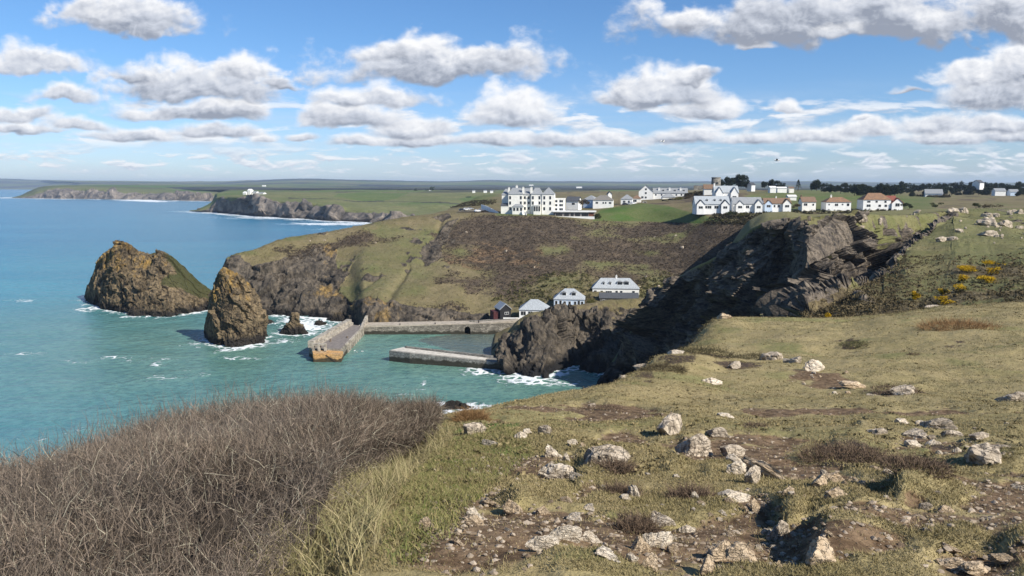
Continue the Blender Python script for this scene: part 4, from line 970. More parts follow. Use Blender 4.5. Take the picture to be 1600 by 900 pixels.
# low terrace walls and boats in front of the bungalow
P = at(834, 500.5, 284)
t = thing('terrace_wall', 'low white terrace wall in front of the harbour bungalow', 'wall', tuple(P), R(-5)); m = MB(); m.box(-12, 6.5, 0, .35, -1.2, .9); m.build('wall', M_WHITE, t)
def boat(px, py, Y, rz, hull, label):
    P = at(px, py, Y); t = thing('rowing_boat', label, 'boat', tuple(P), R(rz), 'boats drawn up by the harbour bungalow')
    m = MB(); L, B, H = 2.2, .75, .7
    pr = [(-L, .62), (-L * .5, .95), (0, 1), (L * .5, .8), (L, .03)]
    vs, fs = [], []
    for (x, k) in pr: vs += [(x, -B * k, H), (x, -B * k * .55, .05), (x, B * k * .55, .05), (x, B * k, H), (x, B * k * .82, H - .05), (x, B * k * .45, .2), (x, -B * k * .45, .2), (x, -B * k * .82, H - .05)]
    for i in range(4):
        for j in range(8): fs.append((i * 8 + j, i * 8 + (j + 1) % 8, (i + 1) * 8 + (j + 1) % 8, (i + 1) * 8 + j))
    fs += [tuple(range(8)), tuple(range(32, 40))[::-1]]
    m.add(vs, fs); m.build('hull', hull, t)
    m = MB()
    for x in (-1.0, .2):
        m = MB(); m.box(x - .12, x + .12, -.5, .5, .45, .5); m.build('thwart', M_WOOD, t)
M_BLUEP = plain('blue_paint', (.05, .17, .42), .2)
boat(826, 500, 281, 8, M_BLUEP, 'bright blue rowing boat drawn up below the harbour bungalow, beside a second blue one')
boat(842, 499.5, 281, -5, plain('light_blue_paint', (.12, .30, .55), .2), 'lighter blue rowing boat nearer the small headland')
# --- hotel
P = at(832, 330.5, 452)
hotel = thing('cliff_hotel', 'large cream hotel of three storeys with grey hipped roofs on the clifftop', 'hotel', tuple(P), R(-6))
px1 = 452 / FPX
def HX(p): return (p - 832) * px1 * 1.02
# blocks: x0, x1, y0, depth, eaves, roof rise, kind
for (a, b, y0, d, wh, rh, kd) in ((795, 817.2, 0, 13, 10.4, 3.9, 'hip'), (817.6, 829.6, 1.6, 11, 10.2, 3.6, 'gable_x'), (830, 846, 0, 13, 10.4, 3.9, 'hip'), (846.4, 865, -.4, 13, 10.4, 4.3, 'pyramid'), (865.4, 881, 1, 10, 7.6, .1, 'flat'), (783.5, 794.6, 5, 9, 10.0, 3.7, 'hip')):
    w = HX(b) - HX(a)
    add_wall(hotel, w, d, wh, rh, kd if kd != 'pyramid' else 'hip', M_CREAM, x0=HX(a), y0=y0)
    add_roof(hotel, w, d, wh, rh, kd, M_SLATE if kd != 'flat' else M_CREAM, x0=HX(a), y0=y0, ov=.3 if kd != 'flat' else .1, inset=2.1)
for (p, y) in ((797.8, 0), (814.2, 0), (832.6, 0), (842.6, 0), (850, -.4), (859, -.4)):
    for z in ((.8, 4.2, 7.4) if p < 830 or p > 846 else (4.2, 7.4)): add_window(hotel, HX(p), z, 1.15, 1.9, y=y)
for p in (820, 826):
    for z in (1.0, 4.3, 7.5): add_window(hotel, HX(p), z, 1.2, 1.7, y=1.6)
for p in (868, 875.5):
    for z in (.7, 3.2, 5.6): add_window(hotel, HX(p), z, 2.2 if p > 870 else 1.4, 1.35, y=1)
for y in (7.5, 11):
    for z in (.8, 4.2, 7.2): add_window(hotel, y, z, 1.1, 1.7, side=HX(783.5))
for y in (2.2,):
    for z in (.8, 4.2, 7.4): add_window(hotel, y, z, 1.1, 1.7, side=HX(795))
for (x, y, z) in ((HX(794.6), 5, 12), (HX(817.3), 2, 12.2), (HX(829.8), 2, 12.2), (HX(806), 8, 13.2)): add_chimney(hotel, x, y, z, 2.2, 1.2, M_CREAM)
m = MB(); m.box(HX(834), HX(844.5), -2.2, -.002, -2, 4.0); m.box(HX(833.7), HX(844.8), -2.4, -.004, 4.0, 4.3); m.build('bay', M_CREAM, hotel)
for p in (835.8, 839.2, 842.7): add_window(hotel, HX(p), .3, 1.05, 3.0, y=-2.2)
pw_ = HX(818.5) - HX(802)
add_wall(hotel, pw_, 3.5, 3.0, 1.5, 'hip', M_CREAM, x0=HX(802), y0=-3.5, name='porch'); add_roof(hotel, pw_, 3.5, 3.0, 1.6, 'hip', M_SLATE, x0=HX(802), y0=-3.5, name='porch_roof')
for p in (805, 810, 815.4): add_window(hotel, HX(p), .5, 1.3, 1.9, y=-3.5)
add_wall(hotel, HX(794.6) - HX(783.5), 5, 3.4, 1.3, 'gable_x', M_CREAM, x0=HX(783.5), y0=0, name='lean_to'); add_roof(hotel, HX(794.6) - HX(783.5), 5, 3.4, 1.3, 'gable_x', M_SLATED, x0=HX(783.5), y0=0, name='lean_to_roof', ov=.2)
m = MB()
for i in range(12): m.box(HX(817.5) + i * .14, HX(821) + i * .14, -4 - i * .55, -4 - (i - 1) * .55 - .003, -2.6 - i * .28, -.2 - i * .28)
m.build('steps', M_CREAM, hotel)
m = MB()
for dx in (-.5, 1.6):
    for i in range(12): m.box(HX(817.5) + dx + i * .14, HX(817.5) + dx + .3 + i * .14, -4 - i * .55 - .01, -4 - (i - 1) * .55 - .013, -2.7 - i * .28, .5 - i * .28)
m.build('step_wall', M_WHITE, hotel)
P = at(890, 340, 443)
t = thing('pool_pavilion', 'long flat roofed pavilion with dark glass and white terrace right of the hotel', 'pavilion', tuple(P), R(-8))
m = MB(); m.box(-9, 14.5, 2.5, 9, -2, 3.2); m.build('wall', plain('grey_render', (.30, .27, .25), .15), t)
m = MB(); m.box(-10.5, 15.5, 1.6, 9.5, 3.21, 3.9); m.build('roof', M_WHITE, t)
m = MB(); m.box(-17, 14.8, -.4, 0, -2.5, .75); m.build('terrace_wall', M_WHITE, t)
for x, w in ((-6.5, 3.6), (-2, 2.6), (1.4, 1.6), (4.6, 2.8), (9, 3.6)): add_window(t, x, .4, w, 2.1, y=2.5, trim=M_WOOD)
m = MB(); m.box(11.2, 14.3, 2.42, 2.6, .1, 3.1); m.build('cladding', M_BRWALL, t)
# --- village behind the lawn
t = house('white_terrace', 'long white terrace with a tall front gable and three chimneys, below the hilltop', 1047, 311.5, 585, 52, 9, 4.9, 3.7, -10, 'gable_x', M_WHITE, M_SLATE,
          [(-.42, 2.9), (-.25, 2.9), (.02, 2.9, 1.2, 1.2), (.18, 2.9), (.33, 2.9), (.44, 2.9)], [(-.33, .3, 1.6, 1.4), (-.02, .3, 1.6, 1.4), (.30, .3, 1.6, 1.4)], [(-.2, 1.6, 1.2), (.14, 1.6, 1.2), (.4, 1.6, 1.2)])
w = 52 * 585 / FPX
add_wall(t, 11, 12, 6.0, 5.2, 'gable_y', M_WHITE, x0=-w / 2 - 11.2, y0=-2, name='gable_wing'); add_roof(t, 11, 12, 6.0, 5.2, 'gable_y', M_SLATE, x0=-w / 2 - 11.2, y0=-2, name='wing_roof')
for z in (.8, 4.2, 7.2): add_window(t, -w / 2 - 5.7, z, 1.4, 1.4, y=-2)
add_window(t, -w / 2 - 8.3, .8, 1.6, 1.6, y=-2)
house('white_bungalow', 'white bungalow with hipped brown grey roof between hotel and lawn', 942, 320.5, 490, 31, 9, 3.2, 3.2, -10, 'hip', M_WHITE, plain('brown_slate_roof', (.19, .175, .155), .3, 2), [(-.3, .9, 1.6, 1.3), (.02, .9, .9, 1.2), (.14, .9, .9, 1.2), (.36, .9, 1.6, 1.2)])
house('grey_roofed_wing', 'dark slate roofed building with blue grey side behind the white bungalow', 920, 320, 500, 20, 10, 3.4, 2.8, -25, 'hip', M_BLUEW, M_SLATE, [(0, 1, 1.5, 1.2)])
house('small_gabled_house', 'small house with dark roof and white gable between hotel and bungalow', 894, 322, 478, 20, 8, 3.2, 2.6, -20, 'gable_x', M_WHITE, M_SLATED, [(.1, .9, 1.8, 1.3)])
house('white_bungalow', 'white bungalow with a dark porch opening beside the parked cars', 979, 318.5, 505, 18, 8, 3.2, 3.0, -12, 'hip', M_WHITE, M_SLATE, [(-.2, .9, 1.6, 1.3), (.2, .9, 1.2, 1.3)])
house('cream_annexe', 'low cream annexe with a wide dark opening right of the porch bungalow', 994.5, 317, 510, 13, 7, 2.9, 2.4, -12, 'hip', M_CREAM, M_BROWNR, [(-.2, .6, 2.4, 1.6)])
house('garden_cottage', 'small grey roofed cottage in front of the white terrace', 1045, 314, 560, 20, 7, 2.8, 2.6, -5, 'hip', M_WHITE, M_SLATE, [(.25, .7, 1.6, 1.2)])
house('twin_gabled_house', 'white house with two tall front gables behind the bay windowed houses', 1135, 311.5, 465, 36, 8, 4.2, 4.0, -3, 'gable_x', M_WHITE, M_SLATEL, [(-.08, .8, .9, 1.4), (.06, .8, 1.5, 1.3)], [(-.48, .5, 1.4)], [], [(-.32, 4.6, 1.2, 3.6, 3.9, None, None), (.32, 4.6, 1.2, 3.6, 3.9, None, None)])
house('gabled_guest_house', 'broad grey roofed house with brown peaked bays and dormers at the end of the hedge', 1113, 328, 420, 52, 9, 3.2, 4.3, -3, 'gable_x', M_WHITE, M_SLATEL, [(-.12, .8, 3.4, 1.5), (.12, .8, 2.2, 1.5), (.25, .8, 1.0, 1.4)], [], [(-.15, 1.2, 1.2), (.08, 1.2, 1.2), (.26, 1.2, 1.2)], [(-.36, 4.4, 1.6, 3.0, 2.6, M_WHITE, M_SLATED), (.36, 4.4, 1.6, 3.0, 2.6, M_WHITE, M_SLATED)], [(.5, 1, 1.2, 1.4)])
house('bay_windowed_bungalow', 'white bungalow with dark grey roof and two rounded front gables', 1168, 327.5, 424, 44, 9, 3.2, 3.6, -3, 'gable_x', M_WHITE, M_SLATE, [(0, .8, 1.8, 1.5)], [], [], [(-.28, 4.4, 1.2, 2.7, 2.3, None, None), (.36, 4.2, 1.6, 3.0, 2.6, None, None)])
house('brown_roofed_bungalow', 'white bungalow with brown roof and one white gable on its seaward end', 1215, 326, 428, 40, 8, 2.9, 3.0, -3, 'gable_x', M_WHITE, M_BROWNR, [(-.12, .8, .9, 1.3), (.04, .7, 1.2, 1.5)], [(0, .5, .7, .6)], [], [(-.36, 4.2, .8, 2.6, 2.2, M_BLUEW, None), (.33, 4.6, 1.4, 2.8, 2.6, None, None)])
house('cream_chalet', 'small cream and pale blue chalet with brown roof between two white bungalows', 1264, 323.5, 440, 21, 7, 3.0, 2.8, -3, 'gable_x', M_CREAM, M_BROWNR, [(-.25, .8, 2.0, 1.4), (.3, .8, .9, 1.2)], [(-.46, .5, .9, .7, M_BROWNR)])
house('orange_roofed_bungalow', 'white bungalow with lichened orange brown hipped roof and cream chimney', 1310, 324.5, 440, 38, 8, 3.2, 3.0, -3, 'hip', M_WHITE, M_ORANGER, [(-.38, 1.4, .8, .9), (-.08, 1.0, 1.8, 1.4), (.16, 1.5, .8, .8), (.38, 1.0, 1.4, 1.5)], [(-.22, .5, 1.0, .8, M_CREAM)])
t = house('red_roofed_villa', 'large white villa with brown and red tiled roofs at the seaward end of the village', 1370, 324.5, 440, 42, 9, 4.6, 4.0, -3, 'hip', M_WHITE, M_ORANGER, [(-.3, 3.0, 1.8, 1.1), (-.02, 3.0, 1.2, 1.1), (.3, 2.9, 1.2, 1.2), (-.3, .5, 2.2, 1.4), (.1, .5, 1.4, 1.3), (.32, .5, 1.4, 1.3)])
add_wall(t, 6.4, 8, 2.6, 3.0, 'gable_y', M_WHITE, x0=8.2, y0=-1, name='gable_wing'); add_roof(t, 6.4, 8, 2.6, 3.0, 'gable_y', M_REDR, x0=8.2, y0=-1, name='wing_roof'); add_window(t, 11.4, .8, 2.4, 1.8, y=-1)
add_roof(t, 7, 5, 4.2, 2.6, 'gable_x', M_REDR, x0=4.5, y0=.8, name='red_roof')
# far ones, with roof and wall only
def far_house(label, px, py, Y, pw, wh, rh, rz, wall, roof, kind='gable_x', d=8, name='far_house', group=None):
    t = thing(name, label, 'house', tuple(at(px, py, Y)), R(rz), group); w = pw * Y / FPX
    add_wall(t, w, d, wh, rh, kind, wall); add_roof(t, w, d, wh, rh, kind, roof); return t
far_house('white barn with long grey roof at the foot of the dark wood', 1459, 309.5, 690, 24, 4, 4, -20, M_WHITE, M_SLATE, 'gable_x', 10, 'white_barn')
far_house('white shed at the edge of the field, under the hill mill tower', 1208, 297.5, 700, 9, 2.6, 1.2, -5, M_WHITE, M_WHITE)
far_house('long low white shed at the field edge', 1222, 297.8, 720, 14, 2.4, 1, -5, M_WHITE, M_WHITE)
far_house('pinkish low shed right of the long white shed', 1237, 298.2, 720, 7, 2.6, 1.2, -5, M_CREAM, M_BROWNR)
far_house('white gabled house rising among the dark trees on the skyline', 1534, 292.5, 800, 9, 4.5, 3, 20, M_WHITE, M_SLATED, 'gable_x', 9)
far_house('white house low among the trees near the right edge', 1563, 304.5, 760, 15, 4, 2.5, -10, M_WHITE, M_SLATE)
far_house('grey house among the trees at the right edge of the wood', 1585, 306, 760, 12, 4, 2.5, -10, M_BLUEW, M_SLATE)
far_house('small white house on the slope below the tower', 1177, 294.5, 640, 6, 3, 2, 10, M_WHITE, M_SLATED)
far_house('cream house half hidden left of the twin gabled house', 1108, 303, 520, 16, 3.4, 3, -10, M_CREAM, M_BROWNR)
far_house('white gable behind the hotel, on the way to the terrace', 953, 307, 600, 6, 1.8, 2, 0, M_WHITE, M_SLATED, 'gable_y')
far_house('cream shed behind the brown roofed bungalow', 1238, 313, 520, 12, 2.6, 1.0, -8, M_CREAM, M_CREAM)
for (px, py, pw, wh, rh, lb) in ((382, 304, 6, 4, 2.5, 'leftmost white block of the old white buildings on the middle headland'), (389, 304, 5, 9, 3, 'tallest white tower block of the buildings on the middle headland'), (397, 304.2, 8, 5, 2.5, 'middle white range of the buildings on the middle headland'), (407, 304.4, 10, 3.5, 2, 'long low white end of the buildings on the middle headland')):
    far_house(lb, px, py, 1640, pw, wh, rh, -15, M_CREAM, M_WHITE if pw < 8 else M_SLATE, 'gable_x', 12, 'white_signal_house')
for (px, py, Y, pw, lb) in ((412, 290.6, 4200, 9, 'distant white farm building on the fields beyond the headland'), (672, 298.6, 2400, 7, 'white farmhouse among dark bushes beyond the second bay'), (740, 299.5, 1500, 7, 'small white roadside house left of the hotel chimneys'), (758, 299.3, 1500, 9, 'white roadside house nearest the hotel'), (768, 299.6, 1500, 8, 'low grey roadside house just left of the hotel'), (830, 289.5, 5200, 12, 'distant white glasshouses in the low country behind the hotel'), (905, 293.3, 3400, 16, 'pale farm sheds in the fields right of the hotel roof')):
    far_house(lb, px, py, Y, pw * .55, 1.6 if Y < 3000 else 3, 1.2, 0, M_WHITE, M_WHITE if Y > 2000 else M_SLATE, 'gable_x', 14)
# --- old mill tower
P = at(1118.5, 292.5, 540)
t = thing('mill_tower', 'round tapering stone mill tower without sails on the hilltop', 'tower', tuple(P))
m = MB(); m.cyl(0, 0, -3, 6.6, 3.6, 3.15, 28); m.cyl(0, 0, 6.6, 7.1, 3.35, 3.35, 28); m.build('tower_wall', M_STONED, t, True)
m = MB(); m.box(-.5, .5, -3.6, -3.2, 2.6, 3.6); m.build('opening', M_GLASS, t)
P = at(1097, 292.5, 540)
m = MB(); m.box(-6, 6, 0, .6, -2, 1.2); o = m.build('field_wall', M_STONED); o.location = tuple(P); tag(o, 'low stone wall on the hilltop left of the mill tower', 'wall')

# ------------------------------------------------------------------ harbour
def pl(*pts): return [tuple(p) for p in pts]
west = thing('stone_pier', 'long stone harbour pier with raised outer parapet and orange stained end', 'pier', (0, 0, 0))
m = MB(); m.prism(pl((-68.3, 243.5), (-66, 240), (-56.4, 240), (-57.2, 281), (-64.4, 284.5)), -4, 3.2); m.build('pier_body', M_STONE, west)
m = MB(); m.prism(pl((-66.2, 239.7), (-64.6, 235), (-55.6, 235.2), (-56.0, 239.98), (-66.0, 239.98)), -4, [3.1, 2.7, 2.5, 2.5, 3.1]); m.build('pier_head', M_STONEO, west)
m = MB(); m.prism(pl((-67.6, 243.3), (-57.0, 240.4), (-57.7, 281), (-63.2, 283.8)), 3.204, 3.26); m.build('deck', M_DECK, west)
m = MB(); m.prism(pl((-68.5, 243.0), (-66.6, 243.0), (-62.6, 284), (-64.6, 284.6)), 3.0, 5.3); m.prism(pl((-66.58, 243.6), (-65.6, 243.6), (-61.8, 283.4), (-62.58, 283.6)), 3.0, 4.2); m.build('parapet', M_CONC, west)
m = MB(); m.prism(pl((-56.95, 247), (-56.3, 247), (-57.05, 283), (-57.7, 283)), 2.9, 3.55); m.prism(pl((-58.0, 277), (-57.2, 277), (-56.9, 288), (-57.9, 288)), 3.0, [3.3, 3.3, 6.2, 6.2]); m.build('inner_kerb', M_CONC, west)
m = MB()
for i in range(9): y = 249 + i * 3.6; m.box(-56.55 - (y - 247) * .022, -56.1 - (y - 247) * .022, y, y + .9, -2, 3.1)
m.build('buttresses', M_CONC, west)
m = MB(); m.box(-65.8, -65.2, 238.2, 239.8, 2.9, 5.0); m.box(-64.0, -63.3, 238.2, 239.8, 2.9, 4.9); m.box(-62.0, -61.3, 238.6, 239.8, 2.9, 4.6); m.box(-65.8, -61.3, 238.4, 239.6, 4.7, 5.3); m.build('ruined_shelter', M_CONC, west)
m = MB()
for i in range(9): m.box(-60.6 + i * .42, -60.1 + i * .42, 234.95, 235.3, 2.35 - i * .3 - .3, 2.35 - i * .3)
m.build('stair', plain('dark_wet_stone', (.05, .035, .025), .3), west)
m = MB(); m.cyl(-63.9, 242.5, 3.2, 6.4, .14, .1, 8); m.cyl(-63.1, 252, 3.2, 4.3, .3, .25, 10); m.cyl(-58.6, 258, 3.2, 3.9, .3, .3, 10); m.build('post', M_WOOD, west)
short = thing('short_quay', 'short pale stone quay running out from the small headland', 'pier', (0, 0, 0))
m = MB(); m.prism(pl((-40.2, 236.7), (-33, 233.2), (-4, 225.2), (-3, 233), (-35.8, 242.2)), -4, [3.4, 3.4, 2.3, 2.3, 3.4]); m.build('quay_body', M_STONEP, short)
m = MB(); m.prism(pl((-39.9, 236.8), (-32.9, 233.6), (-8.5, 226.8), (-8, 229.6), (-34.5, 239.5), (-36, 241.6)), [3.404, 3.404, 2.5, 2.5, 3.404, 3.404], [3.65, 3.65, 2.75, 2.75, 3.65, 3.65]); m.build('quay_top', plain('pale_concrete', (.52, .48, .41), .25, .8), short)
m = MB(); m.prism(pl((-35.6, 240.6), (-35.0, 239.8), (-6, 230.6), (-6, 231.4)), [3.2, 3.2, 2.2, 2.2], [4.2, 4.2, 3.1, 3.1]); m.build('quay_wall', M_STONEP, short)
# --- quay wall with the drain arch
qw = thing('harbour_wall', 'rubble stone harbour wall with an arched drain at the back of the basin', 'wall', (0, 0, 0))
xs0, xs1, Yw = -57.2, 2.5, 280.4
ax0, ax1 = at(725.6, 515, Yw)[0], at(735, 515, Yw)[0]
arch = [(ax1, .0), (ax1, 1.9)] + [((ax0 + ax1) / 2 + (ax1 - ax0) / 2 * math.cos(a), 1.9 + (ax1 - ax0) / 2 * math.sin(a)) for a in np.linspace(.2, math.pi - .2, 9)] + [(ax0, 1.9), (ax0, 0)]
m = MB()
m.yprism([(xs0, -4), (ax0 - .001, -4), (ax0 - .001, 3.95), (xs0, 3.3)], Yw, Yw + 3.5)
m.yprism([(ax1 + .001, -4), (xs1, -4), (xs1, 5.4), (ax1 + .001, 4.05)], Yw, Yw + 3.5)
m.yprism([(ax0, -4), (ax1, -4), (ax1, 0.1), (ax0, .1)], Yw, Yw + 3.5)
am = [(ax0, 1.9)] + arch[2:-2][::-1] + [(ax1, 1.9), (ax1, 4.05), (ax0, 3.95)]
m.yprism(am, Yw, Yw + 3.5)
m.build('wall', M_STONE, qw)
m = MB(); m.box(ax0 - .4, ax1 + .4, Yw + 3.2, Yw + 3.49, -1, 3.6); m.build('drain_shade', M_BLACK, qw)  # black panel stands for the shade inside the drain
m = MB(); m.yprism([(xs0 - 2, 2.6), (xs1, 4.5), (xs1, 5.55), (ax1, 4.2), (xs0 - 2, 3.42)], Yw - .12, Yw + 6.5); m.build('quay_surface', plain('sandy_quay', (.40, .345, .27), .3, .8), qw)
M_QUAY = qw
for i, (px, py) in enumerate(((625, 509.5), (680, 508), (748, 504.5))):
    P = at(px, py, 281); m = MB(); m.cyl(0, 0, -.4, .8, .22, .2, 10); m.cyl(0, 0, .8, .95, .32, .28, 10); o = m.build('mooring_bollard', plain('iron', (.04, .03, .028), .3)); o.location = tuple(P)
    tag(o, ('iron mooring bollard on the quay nearest the long pier', 'iron mooring bollard halfway along the quay', 'iron mooring bollard right of the drain arch')[i], 'bollard', 'bollards on the quay')
P = at(770, 503.5, 284); t = thing('stone_wall', 'rough stone wall below the black boathouse', 'wall', tuple(P)); m = MB(); m.prism([(-9, 0), (9, -1), (9, .6), (-9, 1.6)], -2.5, [.4, 1.4, 1.4, .4]); m.build('wall', M_STONED, t)

# ------------------------------------------------------------------ lane, hedges, garden wall, poles, cars
def strip(name, pts, w, mat, zo, label, kind='structure'):
    pts = np.array(pts); t = np.gradient(pts, axis=0); t[:, 2] = 0; t /= np.linalg.norm(t, axis=1, keepdims=True)
    n = np.stack([-t[:, 1], t[:, 0], 0 * t[:, 0]], 1) * (w / 2)
    V = np.stack([pts - n, pts + n], 1); V[..., 2] += zo
    return tag(mesh_np(name, V, grid_faces(*V.shape[:2])[:, ::-1], mat), label, kind=kind)
lp = [at(px, py, Y) for px, py, Y in ((716, 330.5, 462), (728, 330.2, 462), (741, 329.8, 464), (752, 329, 470), (756, 326.5, 500), (762, 323.5, 530), (775, 321, 560))]
strip('lane', pchip(np.arange(7), np.array(lp), np.linspace(0, 6, 40)), 6, M_ASPH, .25, 'grey lane curving round the seaward end of the hotel')
def wallrun(pts, h, th, mat, name, label, rough=0.0, cat='wall'):
    pts = pchip(np.arange(len(pts)), np.array(pts), np.linspace(0, len(pts) - 1, 12 * len(pts)))
    t = np.gradient(pts, axis=0); t[:, 2] = 0; t /= np.linalg.norm(t, axis=1, keepdims=True); n = np.stack([-t[:, 1], t[:, 0], 0 * t[:, 0]], 1) * th / 2
    prof = [(-1, -1.5), (-1, h * .6), (-.75, h * .95), (0, h), (.75, h * .95), (1, h * .6), (1, -1.5)]
    V = np.stack([pts + n * a + np.array([0, 0, z]) for a, z in prof], 1)
    if rough:
        V = np.repeat(V, 1, 0); V += np.stack([fbm(V + k * 31, .9, 3, seed=k) for k in range(3)], -1) * rough
    return tag(mesh_np(name, V, grid_faces(*V.shape[:2]), mat), label, cat)
M_HEDGE = plain('hedge_leaves', (.050, .045, .028), .6, 1.5, .95, .1, .3)
wallrun([at(752, 322.5, 480), at(760, 325, 470), at(770, 330, 462), at(779, 335, 455)], 1.3, .4, M_WHITE, 'garden_wall', 'curved white garden wall at the seaward end of the hotel')
wallrun([at(1036, 317.5, 520), at(1060, 325, 485), at(1090, 334, 455), at(1114, 341, 436)], 2.4, 2.2, M_HEDGE, 'hedge', 'dark clipped hedge along the upper edge of the hotel lawn', .35, 'hedge')
wallrun([at(1046, 315.5, 530), at(1090, 328, 470), at(1125, 340, 440), at(1147, 347.5, 424)], 2.6, 2.4, M_HEDGE, 'hedge', 'longer dark hedge behind the lane, running down to the stone post', .4, 'hedge')
strip('footpath', pchip(np.arange(3), np.array([at(1100, 339, 444), at(1130, 348, 428), at(1165, 351, 415)]), np.linspace(0, 2, 20)), 2.4, M_ASPH, .3, 'narrow lane between the two hedges')
for (px, py, Y, h, lb) in ((907, 436, 345, 8.5, 'utility pole on the brown slope above the blue harbour house'), (1022, 438, 345, 8.5, 'utility pole on the slope above the long white cottage'), (967, 318, 520, 8, 'utility pole beside the parked cars'), (1105, 328, 415, 3.2, 'short white post before the broad guest house')):
    P = at(px, py, Y); t = thing('utility_pole', lb, 'pole', tuple(P)); m = MB(); m.cyl(0, 0, -1, h, .14, .10, 8); m.build('post', M_WOOD if h > 4 else M_WHITE, t)
    if h > 4: m = MB(); m.box(-.7, .7, -.06, .06, h - .5, h - .38); m.build('crossarm', M_WOOD, t)
def car(px, py, Y, rz, paint, label):
    t = thing('parked_car', label, 'car', tuple(at(px, py, Y)), R(rz), 'cars parked by the clifftop buildings')
    m = MB(); m.yprism([(-2.1, .35), (2.1, .35), (2.12, .75), (1.2, .92), (-1.9, .95), (-2.12, .7)], -.85, .85); m.yprism([(-1.75, .94), (1.15, .91), (.45, 1.45), (-1.3, 1.48)], -.72, .72); m.build('body', paint, t)
    m = MB(); m.yprism([(-1.5, 1.0), (.9, .98), (.35, 1.38), (-1.2, 1.4)], -.74, .74); m.build('window', M_GLASS, t)
    for x in (-1.3, 1.35):
        for y in (-.8, .8):
            m = MB(); n = 12; a = [2 * math.pi * i / n for i in range(n)]
            m.yprism([(x + .32 * math.cos(q), .32 + .32 * math.sin(q)) for q in a], y - .1, y + .1); m.build('wheel', M_BLACK, t)
CW, CB, CS = plain('white_car_paint', (.75, .75, .76), .05, 1, .3, .5), plain('dark_car_paint', (.02, .025, .04), .1, 1, .3, .5), plain('silver_car_paint', (.35, .36, .38), .1, 1, .3, .5)
for a in ((977, 320.3, 497, 20, CB, 'black car at the end of the row by the porch bungalow'), (985, 320, 498, 25, CS, 'silver car in the row by the porch bungalow'), (990, 318.8, 502, 20, CW, 'white car in the row by the porch bungalow'), (1008, 318.6, 505, 5, CW, 'white car standing apart at the top of the lawn'),
          (722, 329.4, 464, 10, CB, 'dark car at the seaward end of the lane'), (729, 328.4, 468, 12, CW, 'white car on the lane verge'), (735, 327.6, 472, 10, CS, 'silver car on the lane verge'), (746, 331, 461, 40, CW, 'white car on the lane bend below the garden wall')):
    car(*a)
# ------------------------------------------------------------------ vegetation helpers
def tinted(name, rough=.9, spec=.15, trans=0.0):
    m, nt, b = new_mat(name, rough, spec)
    a = nn(nt, 'ShaderNodeVertexColor', layer_name='tint')
    c = nn(nt, 'ShaderNodeTexCoord').outputs['Object']
    o = mixc(nt, mth(nt, 'MULTIPLY', noise(nt, c, 6.0, 3, .6), .5), a.outputs[0], mixc(nt, 1.0, a.outputs[0], (.45, .45, .45), 'MULTIPLY'))
    nt.links.new(o, b.inputs['Base Color'])
    return m
M_LEAF = tinted('leaves'); M_TWIG = tinted('twigs'); M_BLADE = tinted('grass_blades')
M_BARK = plain('bark', (.09, .07, .055), .4, 4)
def clump_mesh(C, size, n, seed, cols, flat=.8):
    """n random leaf triangles around every centre C (k,3), size (k,)"""
    r = np.random.default_rng(seed); k = len(C)
    off = r.normal(size=(k, n, 3)); off /= np.linalg.norm(off, axis=-1, keepdims=True); off *= r.random((k, n, 1)) ** .4
    off[..., 2] = np.abs(off[..., 2]) * flat
    ctr = C[:, None] + off * size[:, None, None]
    tri = r.normal(size=(k, n, 3, 3)); tri -= tri.mean(2, keepdims=True)
    tri /= np.linalg.norm(tri, axis=-1, keepdims=True) + 1e-6
    V = ctr[:, :, None] + tri * (size[:, None, None, None] * (.28 + .22 * r.random((k, n, 1, 1))))
    ci = r.random((k, 1)) * .7 + r.random((k, n)) * .3
    col = np.array(cols[0])[None, None] * (1 - ci[..., None]) + np.array(cols[1])[None, None] * ci[..., None]
    col = np.repeat(col[:, :, None], 3, 2)
    F = np.arange(k * n * 3).reshape(-1, 3)
    return V.reshape(-1, 3), F, col.reshape(-1, 3)
def pick(mask, n, seed):
    idx = np.flatnonzero(mask.ravel()); r = np.random.default_rng(seed)
    return idx[r.integers(0, len(idx), n)]
# --- scrub on the cove hillside
px, py = proj(HV)
_, vth = np.meshgrid(np.arange(HV.shape[0]), vt_h, indexing='ij')
hv = HV.reshape(-1, 3)
def hillscrub(mask, n, s0, s1, cols, seed, nt_=7, name='heath_scrub', label=None):
    i = pick(mask, n, seed); r = np.random.default_rng(seed + 1)
    C = hv[i] + r.normal(size=(n, 3)) * [.8, .8, .05]
    V_, F_, c_ = clump_mesh(C, s0 + (s1 - s0) * r.random(n) ** 2, nt_, seed + 2, cols)
    return tag(mesh_np(name, V_, F_, M_LEAF, {'tint': c_}), label, kind='stuff')
onslope = (vth > 2.0) & (vth < 5.05)
hillscrub(onslope & (M1_h[..., 1] > .35), 30000, .25, .85, ((.042, .034, .026), (.125, .094, .064)), 11, 7, 'heath_scrub', 'low dark brown heather and dead bracken on the cove slope')
hillscrub(onslope & (M1_h[..., 1] <= .4) & (M1_h[..., 0] < .4), 20000, .15, .55, ((.085, .075, .038), (.25, .205, .115)), 12, 6, 'rough_grass', 'rough tussocky grass on the cove slope')
sc = inpoly(px, py, [(770, 470), (800, 440), (870, 425), (925, 430), (925, 468), (905, 475), (860, 470), (810, 480)]) | inpoly(px, py, [(1000, 435), (1045, 425), (1060, 440), (1020, 470), (1000, 468)])
hillscrub(sc & onslope, 1100, .3, 1.3, ((.045, .048, .020), (.17, .15, .06)), 13, 14, 'scrub', 'green and brown scrub round the houses above the harbour')
sc = inpoly(px, py, [(1100, 350), (1120, 333), (1200, 331), (1290, 328), (1420, 328), (1420, 345), (1180, 352)]) & (vth > 4.7) & (vth < 6)
